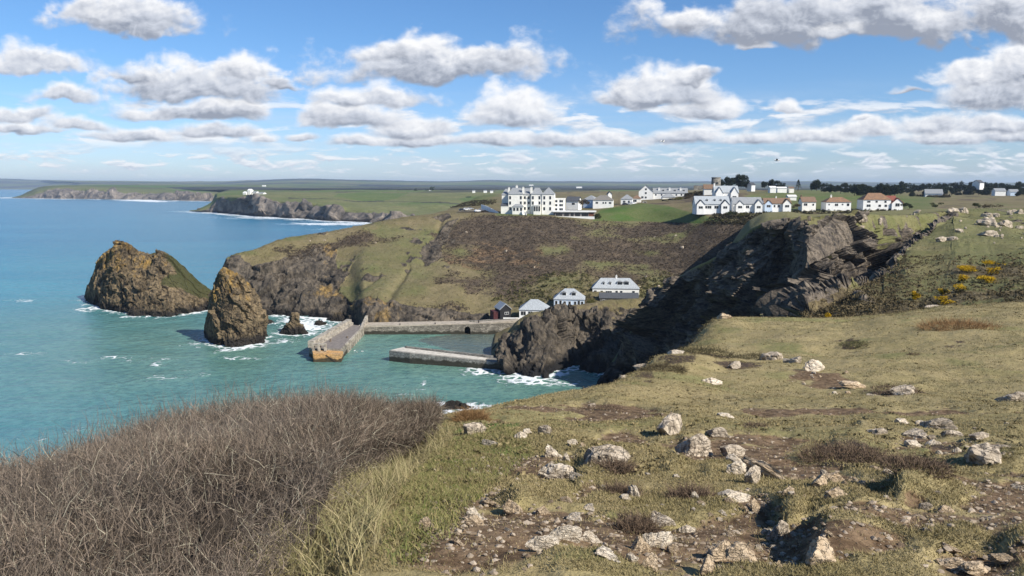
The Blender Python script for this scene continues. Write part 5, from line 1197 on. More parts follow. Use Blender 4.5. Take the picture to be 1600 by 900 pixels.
hillscrub(sc, 2600, .4, 1.5, ((.018, .018, .012), (.075, .065, .028)), 14, 14, 'scrub', 'dark garden scrub below the clifftop village')
sc = (px > 1040) & (px < 1480) & (vth > 5.6) & (vth < 7) & inpoly(px, py, [(1020, 300), (1060, 291), (1180, 290), (1300, 297), (1480, 302), (1480, 309), (1280, 300), (1160, 298), (1080, 306), (1040, 306)])
hillscrub(sc, 3800, .8, 2.4, ((.030, .026, .016), (.105, .085, .042)), 15, 14, 'scrub', 'brown scrub and hedge banks on the hilltop round the mill tower')
sc = (vth > 5.2) & (vth < 7) & inpoly(px, py, [(700, 325), (700, 312), (780, 308), (770, 320)])
hillscrub(sc, 800, .5, 1.2, ((.022, .020, .014), (.075, .062, .035)), 16, 10, 'scrub', 'dark heath scrub seaward of the hotel')
# --- single bushes and trees
def crown_mesh(seed, rx, rz, lobes, n, size, cols):
    r = np.random.default_rng(seed); C = []
    for _ in range(lobes):
        a = r.random() * 6.283; q = r.random() ** .6
        c0 = np.array([math.cos(a) * rx * q * .7, math.sin(a) * rx * q * .7, rz * (r.random() * .75 + .1)])
        k = n // lobes; o = r.normal(size=(k, 3)); o /= np.linalg.norm(o, axis=1, keepdims=True)
        C.append(c0 + o * np.array([rx * .42, rx * .42, rz * .28]) * (.6 + .45 * r.random((k, 1))))
    C = np.concatenate(C)
    return clump_mesh(C, size * (.6 + .8 * r.random(len(C))), 5, seed + 5, cols, .9)
def make_tree(name, label, cat, seed, h, rx, cols, group, conifer=False):
    t = thing(name, label, cat, (0, 0, 0), 0, group)
    m = MB(); m.cyl(0, 0, -1, h * .55, h * .035 + .08, h * .02, 8)
    for k in range(4):
        a = k * 1.7 + seed; q = .6 if not conifer else .25
        m.add([(.1 * math.cos(a + 2), .1 * math.sin(a + 2), h * .3), (.1 * math.cos(a - 2), .1 * math.sin(a - 2), h * .3), (.08, .05, h * .36), (rx * q * math.cos(a), rx * q * math.sin(a), h * .66)], [(0, 1, 3), (1, 2, 3), (2, 0, 3), (0, 2, 1)])
    m.build('trunk', M_BARK, t)
    if conifer:
        r = np.random.default_rng(seed); n = 260; z = r.random(n) ** .8; a = r.random(n) * 6.283; q = (1 - z) * rx * (.5 + .6 * r.random(n))
        V_, F_, c_ = clump_mesh(np.stack([q * np.cos(a), q * np.sin(a), h * (.15 + .85 * z)], 1), .35 + .5 * r.random(n), 5, seed, cols)
    else:
        V_, F_, c_ = crown_mesh(seed, rx, h * .92, 9, 700, h * .11, cols); V_ = V_ + [0, 0, h * .05]
    mesh_np('crown', V_, F_, M_LEAF, {'tint': c_}, parent=t)
    return t
DK = ((.010, .016, .010), (.035, .048, .022))
BELT = 'dark evergreen trees of the wooded belt on the skyline'
protos = [make_tree('evergreen_tree', 'dark evergreen tree in the wooded belt behind the village fields', 'tree', 60 + k, 10, rx, DK, BELT) for k, rx in enumerate((5.0, 6.2, 4.4, 5.6))]
used = [False] * 4
tr = [(1128, 290.5, 640, .55), (1140, 291, 640, .8), (1150, 290.5, 650, .95), (1158, 291, 650, .9), (1166, 292.5, 650, .7), (1195, 293, 720, .6), (1203, 293, 720, .75), (1212, 293.5, 730, .65), (1222, 294, 740, .55), (1276, 296.5, 700, .95), (1268, 297, 700, .6)]
r = np.random.default_rng(5)
for q in np.arange(1288, 1412, 8.5): tr.append((q, 299.5 + (q - 1288) * .035 + r.normal() * .6, 700 + r.random() * 60, .62 + .25 * r.random()))
for q in np.arange(1335, 1400, 9): tr.append((q, 304.5, 640, .75 + .2 * r.random()))
for q in np.arange(1408, 1606, 9): tr.append((q, 299 + r.normal() * 1.0, 880 + r.random() * 80, .75 + .35 * r.random()))
for q in np.arange(1466, 1620, 10): tr.append((q + r.normal() * 2, 305 + r.normal() * .8, 770 + r.random() * 50, .65 + .4 * r.random()))
for q in (1425, 1447, 1590, 1606): tr.append((q, 308, 700, .6))
for q in (1640, 1690, 1740): tr.append((q, 304, 780, .9))
for i, (x, y, Y, k) in enumerate(tr):
    p = protos[i % 4]; loc = tuple(at(x, y, Y)); rz = i * 1.3
    if not used[i % 4]: p.location = loc; p.rotation_euler = (0, 0, rz); p.scale = (k, k, k); used[i % 4] = True
    else: copy_tree(p, loc, rz, k)
t = make_tree('conifer_tree', 'single dark conical tree on the skyline left of the wooded belt', 'tree', 91, 9, 3.2, DK, None, True); t.location = tuple(at(1247, 296.5, 700))
def bush(px, py, Y, h, rx, seed, cols, label, name='bush'):
    t = thing(name, label, 'bush', tuple(at(px, py, Y)))
    V_, F_, c_ = crown_mesh(seed, rx, h, 5, 240, h * .13 + .1, cols); mesh_np('foliage', V_, F_, M_LEAF, {'tint': c_}, parent=t)
    m = MB(); m.cyl(0, 0, -.5, h * .5, .12, .06, 7); m.build('stem', M_BARK, t)
BG = ((.016, .022, .010), (.06, .075, .022)); BB = ((.03, .022, .014), (.13, .095, .045)); BY = ((.04, .042, .012), (.17, .155, .045))
for a in ((881, 444, 340, 4.2, 3.2, 1, BG, 'tall dark green bush on the slope above the blue harbour house'), (900, 443, 342, 2.6, 3.6, 2, BY, 'olive bush right of the tall dark bush on the slope'), (924, 478, 305, 3.0, 3.4, 3, BY, 'yellowish bush between the blue house and the long cottage'),
          (829, 476, 296, 2.4, 1.8, 4, BY, 'rounded olive bush behind the harbour bungalow, left of its twin'), (842, 476, 296, 2.4, 1.9, 5, BY, 'rounded olive bush behind the harbour bungalow, right of its twin'), (1043, 446, 335, 2.8, 2.8, 6, BG, 'dark bush on the green slope above the shaded cliff'),
          (911, 323, 468, 4.2, 3.4, 7, BB, 'brown leafless bush between the small gabled house and the bungalow'), (934, 341, 442, 3.6, 2.8, 8, BG, 'dark shrub at the right end of the pool pavilion'), (1072, 314, 520, 4.4, 5, 9, BB, 'brown and olive bush right of the garden cottage'), (1060, 316, 515, 3.6, 4, 10, BY, 'olive bush just right of the garden cottage'),
          (1245, 325, 435, 2.6, 3.4, 11, BB, 'dark brown bush between the brown roofed bungalow and the chalet'), (1142, 336, 412, 3, 4.5, 12, BG, 'dark spreading bush in front of the bay windowed bungalow'), (1160, 339, 408, 2.6, 3.5, 13, BY, 'yellow green bush at the foot of the village gardens'),
          (1414, 325, 425, 2.6, 2.4, 14, BG, 'green bush just right of the red roofed villa'), (1421, 325, 425, 2.2, 2.0, 15, BG, 'smaller green bush second to the right of the villa'), (1462, 323, 420, 2.4, 3.4, 16, BG, 'long green bush on the edge of the plateau'), (1525, 324, 330, 2.0, 1.8, 17, BG, 'dark round bush on the plateau near the right edge'), (1550, 326, 320, 2.0, 4.0, 18, BB, 'reddish brown thicket on the plateau near the right edge'), (672, 299, 2350, 14, 16, 19, BG, 'dark bushes beside the white farmhouse beyond the second bay'), (650, 299.2, 2350, 9, 14, 20, BG, 'darker low bushes left of the white farmhouse beyond the bay')):
    bush(*a)
# --- gully side: heather and gorse
cx, cy, cvt, cpx = CLP; cv = CLV.reshape(-1, 3)
gm = (cvt < 2.0) & (cpx > 1245) & (cy > 398) & (cy < 505) & (cpx < 1750)
i = pick(gm, 8000, 21); r = np.random.default_rng(22)
V_, F_, c_ = clump_mesh(cv[i] + r.normal(size=(len(i), 3)) * [.4, .4, .02], .10 + .36 * r.random(len(i)) ** 2, 9, 23, ((.050, .040, .024), (.21, .165, .085)))
tag(mesh_np('heather', V_, F_, M_LEAF, {'tint': c_}), 'brown heather and low gorse on the slope above the gully', kind='stuff')
gm = (cvt < 6) & (cpx > 1300) & (cpx < 1800) & (cy < 400)
i = pick(gm, 9000, 25)
V_, F_, c_ = clump_mesh(cv[i], .06 + .22 * r.random(len(i)) ** 3, 7, 26, ((.09, .085, .035), (.22, .185, .09)))
tag(mesh_np('plateau_grass', V_, F_, M_LEAF, {'tint': c_}), 'rough grass tussocks on the right-hand plateau', kind='stuff')
def cliff_at(x, y, lo=0.5, hi=7.0):
    m = (cvt > lo) & (cvt < hi); d = np.where(m, (cx - x) ** 2 + (cy - y) ** 2, 1e12)
    return cv[np.argmin(d)].astype(float)
YEL = ((.38, .24, .01), (.75, .48, .02)); 
for k, (x, y, w, n, lb) in enumerate(((1517, 423, 2.2, 120, 'bright yellow gorse bush, largest of the flowering patch on the slope'), (1550, 412, 2.2, 70, 'thin yellow gorse at the top of the flowering patch'), (1537, 436, 1.9, 100, 'yellow gorse bush in the middle of the flowering patch'), (1504, 440, 1.0, 50, 'small yellow gorse bush at the lower left of the flowering patch'), (1553, 425, 1.2, 50, 'yellow gorse bush at the right of the flowering patch'),
        (1430, 465, .7, 60, 'small lone yellow gorse bush halfway down the slope'), (1472, 464, .9, 36, 'gorse bush with few flowers right of the small lone one'), (1476, 478, 1.2, 36, 'olive yellow gorse low on the slope near the pale stones'), (1292, 502, .5, 40, 'tiny yellow gorse bush at the lip of the shaded gully'), (1500, 455, 1.4, 30, 'sparse gorse below the flowering patch'))):
    P = cliff_at(x, y, .5, 4); t = thing('gorse_bush', lb, 'bush', tuple(P), 0, 'flowering gorse bushes')
    V_, F_, c_ = crown_mesh(200 + k, w * .8, .7, 5, 200, .12, ((.025, .03, .012), (.075, .08, .03))); mesh_np('foliage', V_, F_, M_LEAF, {'tint': c_}, parent=t)
    V_, F_, c_ = crown_mesh(300 + k, w * .9, .80, 5, n * 4, .15, YEL); mesh_np('flowers', V_ + [0, 0, .08], F_, M_LEAF, {'tint': c_}, parent=t)

# ------------------------------------------------------------------ rocks
def rock_mesh(name, seed, mat, sub=4, cuts=10, flat=.72, rough=.026):
    import bmesh
    bm = bmesh.new(); bmesh.ops.create_icosphere(bm, subdivisions=sub, radius=1.0)
    D = np.array([v.co[:] for v in bm.verts]); r = np.random.default_rng(seed)
    nrm = r.normal(size=(cuts, 3)); nrm /= np.linalg.norm(nrm, axis=1, keepdims=True); dd = .42 + .45 * r.random(cuts)
    dt = D @ nrm.T; rad = np.where(dt > 1e-3, dd / np.maximum(dt, 1e-3), 9).min(1); rad = np.minimum(rad, 1.15)
    P = D * rad[:, None]
    st = r.normal(size=3); st /= np.linalg.norm(st); lay = P @ st
    P = P * (1 + .05 * np.sign(np.sin(lay * (9 + 5 * r.random()) + fbm(P, 2, 2, seed=seed) * 2)))[:, None] + D * (fbm(P, 3.2, 4, seed=seed) * rough * 1.6 + facet(P, 2.6, seed) * rough * 1.4)[:, None]
    for v, p in zip(bm.verts, P): v.co = p * [1, 1, flat]
    me = bpy.data.meshes.new(name); bm.to_mesh(me); bm.free(); me.materials.append(mat)
    for p in me.polygons: p.use_smooth = False
    return me
def rock_mat(name, A_, B_, C_):
    m, nt, b = new_mat(name, .85, .25)
    c = nn(nt, 'ShaderNodeTexCoord').outputs['Object']; oi = nn(nt, 'ShaderNodeObjectInfo').outputs['Random']
    c = nn(nt, 'ShaderNodeVectorMath', {0: c, 1: nn(nt, 'ShaderNodeCombineXYZ', {0: mth(nt, 'MULTIPLY', oi, 40.0)}).outputs[0]}, operation='ADD').outputs[0]
    n1 = noise(nt, c, 1.6, 6, .66, .8); n2 = noise(nt, vmth(nt, 'MULTIPLY', c, (.7, .7, 2.6)), 2.2, 4, .6)
    o = mixc(nt, smooth(nt, n1, .34, .6), A_, B_); o = mixc(nt, smooth(nt, n2, .56, .74, 0, .8), o, C_)
    vo = nn(nt, 'ShaderNodeTexVoronoi', {'Vector': vmth(nt, 'ADD', c, nn(nt, 'ShaderNodeTexNoise', {'Vector': c, 'Scale': 2.0, 'Detail': 4.0}).outputs['Color']), 'Scale': 1.7}, feature='DISTANCE_TO_EDGE').outputs[0]
    o = mixc(nt, smooth(nt, vo, 0, .03, .55, 0), o, [x * .22 for x in A_])
    nt.links.new(o, b.inputs['Base Color']); bump(nt, b, mth(nt, 'ADD', n2, mth(nt, 'MULTIPLY', smooth(nt, vo, 0, .06), .6)), .8, .05)
    return m
M_RPALE = rock_mat('pale_quartz_rock', (.44, .36, .26), (.63, .545, .43), (.17, .125, .085))
M_RTAN = rock_mat('tan_rock', (.36, .265, .165), (.54, .42, .285), (.15, .105, .065))
M_RGREY = rock_mat('grey_lichened_rock', (.21, .17, .125), (.50, .42, .32), (.065, .052, .038))
RM = {'p': [rock_mesh('rock', 500 + k, M_RPALE) for k in range(6)], 't': [rock_mesh('rock', 520 + k, M_RTAN) for k in range(5)], 'g': [rock_mesh('rock', 540 + k, M_RGREY) for k in range(5)]}
def rock(px, py, w, h, kind, label, group=None, rz=None, long=1.0, tilt=0.0, P=None, name='rock', sink=.6):
    """a rock whose visible base sits at photo pixel (px, py), w and h in photo pixels"""
    P = near_at(px, py) if P is None else P
    k = np.linalg.norm(P - np.array([0, 0, CAMZ])) / FPX
    me = RM[kind][(int(px * 7 + py * 3)) % len(RM[kind])]
    o = bpy.data.objects.new(name, me); COL.objects.link(o)
    W_, H_ = w * k / 2, h * k
    q = math.sin(px * 12.9898 + py * 78.233); q2 = math.sin(px * 3.17 + py * 5.71)
    o.scale = (W_ * 1.12, W_ * (.66 + .14 * q2) * long, max(H_, W_ * .34) * 1.02)
    o.rotation_euler = (tilt * .4 + .10 * q2, tilt + .16 * q, (-.30 + .38 * q) if rz is None else rz)
    o.location = tuple(P + np.array([0, W_ * .35, H_ * (.46 - sink * .6)]))
    return tag(o, label, 'rock', group)
BIG = [
 (957, 742, 66, 44, 'g', 'largest tent shaped grey rock with a pale crest, heather at its foot', .1), (1046, 685, 46, 34, 'g', 'pointed grey and white rock standing alone on the turf', 0.2), (1084, 710, 46, 34, 'g', 'blocky pale topped rock with deep shade on its left', 0.1), (1120, 686, 30, 14, 'g', 'low pale rock right of the blocky shaded rock', 0),
 (735, 684, 38, 26, 'g', 'slanting dark and white rock near the dead bracken by the thicket', .3), (768, 700, 28, 11, 'p', 'flat pale rock right of the slanting rock', 0), (812, 697, 20, 14, 'p', 'small bright rock of a pair on the turf', 0), (822, 691, 16, 12, 'p', 'upper bright rock of a pair on the turf', 0), (853, 688, 20, 20, 'g', 'upright dark rock with white chips beside it', .1),
 (862, 718, 30, 26, 'p', 'pale broken rock above the flat blocky slab', .2), (894, 706, 13, 12, 'p', 'small pointed pale stone left of the largest rock', .2), (886, 730, 16, 16, 'p', 'small wedge of pale rock over the flat slab', 0), (872, 750, 46, 22, 'p', 'flat angular pale slab left of the largest rock', 0), (900, 760, 20, 16, 'p', 'pale stone at the right end of the flat slab', 0),
 (764, 796, 46, 13, 't', 'tan slab half buried at the back of the bare hollow', 0), (802, 806, 30, 26, 't', 'dark shaded rock with a pale tip beside the hollow', .3), (742, 818, 40, 24, 'p', 'bright white rock on the bare earth left of centre', 0), (744, 832, 30, 16, 't', 'tan rock directly below the bright white rock', 0), (669, 842, 24, 22, 't', 'tan rock in the green grass near the straw tussocks', 0), (714, 866, 20, 14, 't', 'small rock with dark shade in the bare earth below the tan rock', 0),
 (849, 808, 22, 17, 't', 'wedge shaped tan stone on the turf', .2), (897, 814, 26, 12, 'p', 'low bright stone, left of two on the shelf of turf', 0), (921, 804, 18, 12, 'p', 'bright stone, right of two on the shelf of turf', 0), (886, 800, 22, 10, 't', 'thin slab of tan stone behind the bright pair', 0),
 (1143, 712, 42, 22, 'g', 'pale flaky rock at the top of the long outcrop', .1), (1150, 730, 38, 16, 'p', 'pale ledge of the long outcrop', 0), (1153, 748, 44, 20, 'p', 'broad pale ledge in the middle of the long outcrop', 0), (1176, 760, 34, 30, 'g', 'grey pyramid shaped rock on the long outcrop', .1), (1145, 782, 48, 17, 'p', 'flat pale shelf at the lower end of the long outcrop', 0), (1182, 797, 17, 20, 't', 'small upright rock under the grey pyramid rock', 0),
 (1232, 798, 24, 14, 't', 'pale tan stone right of the long outcrop', 0), (1220, 826, 30, 28, 'g', 'rounded grey rock in the dark hole by the path', .1), (1035, 815, 32, 22, 'p', 'pale rock of two flakes beside the heather tuft', .1), (1073, 818, 26, 13, 'p', 'low pale rock right of the two flaked one', 0), (1026, 850, 42, 32, 'p', 'big bright lumpy rock by the stony path', .1), (1000, 862, 26, 26, 't', 'leaning tan rock left of the lumpy bright rock', .3), (1054, 858, 20, 18, 't', 'tan rock right of the lumpy bright rock', .1),
 (946, 890, 54, 14, 'p', 'long flat cream block near the bottom edge', 0), (988, 889, 22, 15, 'p', 'square cream block right of the long flat one', 0), (1016, 897, 30, 28, 't', 'pointed tan rock at the bottom edge', .2), (1087, 785, 20, 14, 'p', 'bright little rock behind the heather tuft', 0), (992, 778, 16, 20, 'p', 'upright sliver of bright rock below the largest rock', .2), (975, 788, 18, 10, 'p', 'small pale rock left of the upright sliver', 0),
 (1140, 868, 46, 30, 't', 'broken tan ledge across the stony path', .1), (1166, 884, 42, 28, 't', 'lower broken tan ledge across the stony path', .1), (1106, 897, 30, 28, 't', 'tan rock with a pale edge at the bottom of the stony path', .2), (1282, 893, 52, 34, 't', 'big dark tan rock at the bottom with deep shade on its left', .2),
 (1273, 586, 40, 18, 'p', 'white double rock above the bare bank, far up the slope', 0), (1242, 570, 26, 11, 'g', 'grey striped rock left of the white double rock', 0), (1212, 562, 30, 18, 'g', 'peaked grey and white rock on the far turf', .2), (1236, 568, 20, 8, 'p', 'pale flat stone between the peaked rock and the striped one', 0), (1342, 600, 38, 9, 't', 'tan slab on the far bare bank', 0), (1365, 615, 17, 5, 'p', 'thin white stone below the far bare bank', 0), (1418, 611, 34, 15, 'g', 'dark grey rock in the far heather hollow', 0), (1410, 618, 18, 5, 'p', 'white chip under the dark rock of the far hollow', 0), (1588, 624, 34, 14, 'g', 'grey rock with white top near the right edge', .1),
 (1148, 582, 20, 12, 'g', 'small peaked dark rock beside the string of white stones', .2), (1112, 597, 34, 11, 'p', 'string of low white stones on the far turf', 0), (925, 634, 14, 8, 'g', 'small rock in the brown patch near the cliff edge', 0), (1131, 656, 28, 8, 'p', 'low pale rock sunk in the turf above the pointed rock', 0),
 (1407, 668, 22, 11, 'p', 'pale rock at the left end of the stony ridge', 0), (1425, 694, 26, 11, 'p', 'white rock below the stony ridge', 0), (1458, 697, 22, 11, 'p', 'white tilted rock below the middle of the stony ridge', .2), (1467, 678, 40, 15, 'g', 'grey lumpy rock at the top of the stony ridge', 0), (1436, 684, 30, 12, 'g', 'dark grey rock in the middle of the stony ridge', 0), (1494, 684, 26, 12, 'g', 'grey rock right of the top of the stony ridge', 0), (1531, 690, 28, 11, 'g', 'grey rock towards the right end of the stony ridge', 0), (1537, 724, 52, 26, 'g', 'large grey and white rock at the right end of the stony ridge', .1), (1562, 706, 30, 10, 'g', 'low dark rock behind the large grey and white one', 0), (1373, 684, 24, 10, 'g', 'grey rock in the heather left of the stony ridge', 0),
 (1308, 752, 30, 16, 't', 'tan rock with a bright top in the middle of the hummocks', 0), (1279, 780, 26, 21, 't', 'tan rock with a dark shaded face below the bright topped one', .2), (1305, 770, 15, 10, 't', 'small tan stone between the hummocks', 0), (1240, 756, 16, 10, 't', 'small brown stone on the trodden earth', 0), (1272, 744, 14, 9, 't', 'pale brown stone at the top of the trodden earth', 0), (1390, 742, 24, 10, 'p', 'pale stone on the turf bank above the dark hollow', 0), (1366, 752, 16, 8, 'p', 'small pale stone left of the bank stone', 0), (1310, 804, 34, 21, 't', 'brown rock and its flake on the trodden earth', .1), (1290, 862, 18, 14, 't', 'tan stone above the big dark tan rock', 0),
 (1500, 884, 46, 17, 't', 'brown ledge at the lower right', 0), (1535, 893, 44, 17, 't', 'second brown ledge at the lower right', .1), (1575, 884, 34, 12, 't', 'flat brown stone near the right bottom corner', 0), (1480, 862, 30, 10, 't', 'thin brown stone above the lower right ledges', 0), (1449, 814, 16, 14, 'g', 'small upright grey stone in the turf', .2), (1480, 818, 18, 12, 't', 'small leaning tan stone right of the upright grey one', .3),
 (1596, 770, 18, 9, 'p', 'pale stone at the right edge', 0), (1265, 580, 20, 8, 'p', 'white stone touching the double rock', 0), (985, 600, 26, 9, 'g', 'white edged rock along the cliff edge', .2), (1005, 588, 24, 9, 'g', 'second white edged rock along the cliff edge', .2), (1055, 562, 26, 8, 'p', 'white flat rock in the scrub at the cliff edge', 0), (1130, 502, 22, 11, 't', 'orange lichened rock at the corner of the cliff edge', .2), (1160, 500, 18, 6, 'g', 'small grey rock beside the orange lichened one', 0),
]
for q in BIG: rock(q[0], q[1], q[2], q[3], q[4], q[5], None, None if q[6] == 0 else 0.3 * math.sin(q[0]), 1.0, q[6] * (1 if int(q[0]) % 2 else -1))
for k, (x0, y0, x1, y1) in enumerate(((832, 880, 870, 870), (868, 872, 906, 858), (905, 860, 943, 847))):
    rock((x0 + x1) / 2, (y0 + y1) / 2, 44, 22, 'p', ('left end of the long white vein of rock in the turf', 'middle of the long white vein of rock in the turf', 'right end of the long white vein of rock in the turf')[k], None, .2, .6, .05)
rock(1200, 752, 100, 24, 't', 'long smooth tan slab sloping down the right side of the outcrop', None, -.75, .32, .12)
r = np.random.default_rng(77)
def scatter(n, x0, x1, y0, y1, s0, s1, kinds, label, group, sig=None):
    for _ in range(n):
        x = x0 + (x1 - x0) * r.random(); y = y0 + (y1 - y0) * r.random(); w = s0 + (s1 - s0) * r.random() ** 2
        rock(x, y, w, w * (.4 + .35 * r.random()), kinds[r.integers(len(kinds))], label, group, None, 1, 0, None, 'stone')
scatter(60, 1080, 1240, 790, 895, 6, 16, 'ttp', 'small loose stone on the stony path at the bottom', 'loose stones on the stony path')
scatter(22, 1200, 1400, 730, 810, 5, 12, 'ttp', 'small loose stone on the trodden earth between the hummocks', 'loose stones on the trodden earth')
scatter(18, 1400, 1590, 668, 720, 5, 14, 'ggp', 'small stone along the stony ridge on the right', 'stones along the stony ridge')
scatter(16, 640, 800, 790, 880, 4, 11, 'tp', 'small stone on the bare earth left of centre', 'stones on the left bare earth')
scatter(16, 840, 930, 690, 790, 5, 12, 'pt', 'small pale stone scattered round the flat angular slab', 'stones round the flat slab')
scatter(14, 1240, 1360, 580, 612, 4, 9, 'pt', 'small stone on the far bare bank', 'stones on the far bare bank')
scatter(20, 1430, 1600, 770, 890, 5, 12, 'tg', 'small stone on the worn turf at the lower right', 'stones on the worn turf at the lower right')
# rocks on the plateau and the cliff
scatter(40, 830, 1080, 690, 890, 5, 14, 'ppt', 'small pale stone among the rocks and heather left of the stony path', 'pale stones left of the stony path')
scatter(40, 1090, 1420, 690, 880, 5, 13, 'ptt', 'small pale stone on the bare earth round the hummocks', 'pale stones round the hummocks')
def crock(x, y, w, h, kind, label, group=None, lo=.5, hi=7, rz=None, tilt=0.0, long=1.0): return rock(x, y, w * .72, h * .9, kind, label, group, rz, long, tilt, cliff_at(x, y, lo, hi), 'rock', .5)
for (x, y, w, h, lb) in ((1490, 332, 30, 13, 'pale jagged crag at the head of the gully'), (1506, 331, 20, 11, 'pale crag right of the one at the head of the gully'), (1340, 345, 34, 12, 'pale ledge at the top of the brown slab'), (1545, 340, 18, 9, 'dark edged rock on the plateau skyline'), (1558, 338, 14, 8, 'smaller rock right of the dark edged plateau rock'), (1578, 335, 12, 7, 'plateau rock near the right edge of the skyline'), (1593, 334, 12, 7, 'plateau rock at the right edge of the skyline'), (1545, 352, 40, 12, 'broad row of pale rock on the plateau'), (1572, 353, 26, 10, 'white topped rock right of the broad plateau row'), (1596, 356, 14, 7, 'low rock at the right edge below the skyline'),
        (1450, 385, 28, 15, 'pale block on the gully edge'), (1470, 379, 24, 9, 'flat pale rock beside the gully edge block'), (1490, 375, 22, 8, 'low rocks on the turf right of the gully edge'), (1437, 392, 26, 18, 'cracked grey block leaning into the gully'), (1466, 360, 30, 8, 'long pale rock running along the gully'), (1545, 371, 30, 8, 'low grey rock in the middle of the plateau turf'), (1500, 362, 20, 6, 'small flat rock on the plateau turf'), (1375, 348, 20, 9, 'dark and white rock at the turf edge above the rib'), (1345, 358, 22, 8, 'white ledge in the turf above the rib'),
        (1470, 488, 40, 7, 'pale stones along the edge of the near turf'), (1390, 383, 22, 12, 'brown rock on the turf shoulder in the gully')):
    crock(x, y, w, h, 'g', lb)
r = np.random.default_rng(9)
for k in range(46):
    x, y = 1420 + 240 * r.random(), 330 + 60 * r.random() ** 1.5; w = 4 + 9 * r.random() ** 2
    if x < 1500 and y > 350: continue
    crock(x, y, w, w * .55, 'g', 'small pale rock scattered over the right-hand plateau turf', 'small rocks on the right-hand plateau')
px, py = proj(HV)
for k, (x, y, w) in enumerate(((728, 363, 8), (692, 361, 5), (700, 360, 4), (507, 376, 7), (586, 380, 7), (485, 377, 5), (1023, 371, 6), (1055, 369, 7), (1066, 388, 10), (1010, 433, 9), (1000, 449, 7), (790, 393, 10), (1029, 448, 8), (835, 418, 7))):
    m = (vth > 2) & (vth < 5.3); P = hv[np.argmin(np.where(m, (px - x) ** 2 + (py - y) ** 2, 1e12))].astype(float)
    rock(x, y, w * .6, w * .36, 'g', 'grey white boulder showing through the heath of the cove slope', 'boulders on the cove slope', None, 1, 0, P)

# ------------------------------------------------------------------ near turf: grass, thicket, bracken, heather, pebbles
def blades(B, h, w, lean, col0, col1, seed, segs=1):
    """bent triangular blades from the base points B"""
    r = np.random.default_rng(seed); n = len(B)
    a = r.random(n) * 6.283; dirn = np.stack([np.cos(a), np.sin(a), np.zeros(n)], 1); side = np.stack([-np.sin(a), np.cos(a), np.zeros(n)], 1)
    b = r.random(n) * 6.283; side = side * np.cos(b)[:, None] + dirn * np.sin(b)[:, None]
    ci = r.random((n, 1)); col = np.array(col0) * (1 - ci) + np.array(col1) * ci
    if segs == 1:
        V_ = np.stack([B - side * w[:, None] / 2, B + side * w[:, None] / 2, B + dirn * (lean * h)[:, None] + [0, 0, 1] * h[:, None]], 1)
        return V_.reshape(-1, 3), np.arange(n * 3).reshape(-1, 3), np.repeat(col, 3, 0)
    pts = []
    for k in range(segs + 1):
        s = k / segs; c = B + dirn * (lean * h * s * s)[:, None] + np.array([0, 0, 1]) * (h * (s - .25 * lean * s * s))[:, None]
        ww = (w * (1 - s * .92))[:, None] / 2; pts += [c - side * ww, c + side * ww]
    V_ = np.stack(pts, 1); k2 = 2 * (segs + 1); base = np.arange(n)[:, None] * k2
    F_ = np.concatenate([base + np.array([2 * k, 2 * k + 1, 2 * k + 3, 2 * k + 2]) for k in range(segs)], 0)
    return V_.reshape(-1, 3), F_, np.repeat(col, k2, 0)
THK = [(-400, 1000), (-400, 800), (0, 757), (100, 714), (200, 682), (300, 654), (400, 634), (520, 627), (600, 634), (660, 648), (692, 662), (680, 690), (640, 728), (600, 752), (560, 790), (520, 820), (470, 862), (440, 905), (425, 1000)]
inth = inpoly(NPX, NPY, THK)
ok = (NVT > 1.25) & (NVT < 6.7) & (NPX > -120) & (NPX < 1720) & (NPY < 990) & ~inth
nv = NV.reshape(-1, 3)
w_ = (ok * np.clip(1.0 - NDM * 1.5, .04, 1) * np.where(NV[..., 1] < 8, 1.5, 1)).ravel(); w_ = w_ / w_.sum()
r = np.random.default_rng(31)
cum = np.cumsum(w_); n = 620000
i = np.searchsorted(cum, r.random(n)); i = np.minimum(i, len(nv) - 1)
B = nv[i] + r.normal(size=(n, 3)) * (NV[..., 1].ravel()[i] * .0035)[:, None] * [1, 1, 0]
Yd = np.maximum(B[:, 1], 2)
pat = fbm(B * [1, 1, 0], .7, 3, seed=33); pat2 = fbm(B * [1, 1, 0], 3.0, 3, seed=34)
h = (.008 + .013 * r.random(n)) * (1 + .5 * pat + .5 * pat2) * (1 + .02 * Yd); w = .0026 + .00075 * Yd * (.5 + r.random(n))
V_, F_, c_ = blades(B - [0, 0, .004], h, w, .4 + .9 * r.random(n), (.40, .315, .175), (.215, .18, .080), 35)
gmask = np.repeat(np.clip(pat * 1.2 + .35, 0, 1), 3)[:, None]
c_ = c_ * (1 - gmask * .35) + np.array((.155, .145, .05)) * gmask * .35
tag(mesh_np('grass', V_, F_, M_BLADE, {'tint': c_}), 'short dry cropped grass over the headland turf', kind='stuff')
lm = ok & inpoly(NPX, NPY, [(600, 900), (610, 830), (640, 770), (700, 690), (790, 672), (835, 710), (760, 770), (700, 840), (660, 900)])
i = pick(lm, 14000, 41); B = nv[i] + r.normal(size=(len(i), 3)) * [.03, .03, 0]; n = len(i)
V_, F_, c_ = blades(B, .025 + .05 * r.random(n) ** 2, .005 + .004 * r.random(n), .5 + .9 * r.random(n), (.11, .135, .035), (.32, .265, .12), 42, 2)
tag(mesh_np('long_grass', V_, F_, M_BLADE, {'tint': c_}), 'greener longer grass between thicket and bare earth', kind='stuff')
tm = (NVT > 1.7) & inpoly(NPX, NPY, [(380, 960), (420, 870), (480, 825), (550, 775), (610, 735), (690, 665), (715, 680), (670, 730), (610, 800), (580, 870), (570, 960)])
i = pick(tm, 8000, 43); B = nv[i] + r.normal(size=(len(i), 3)) * [.03, .03, 0]; n = len(i)
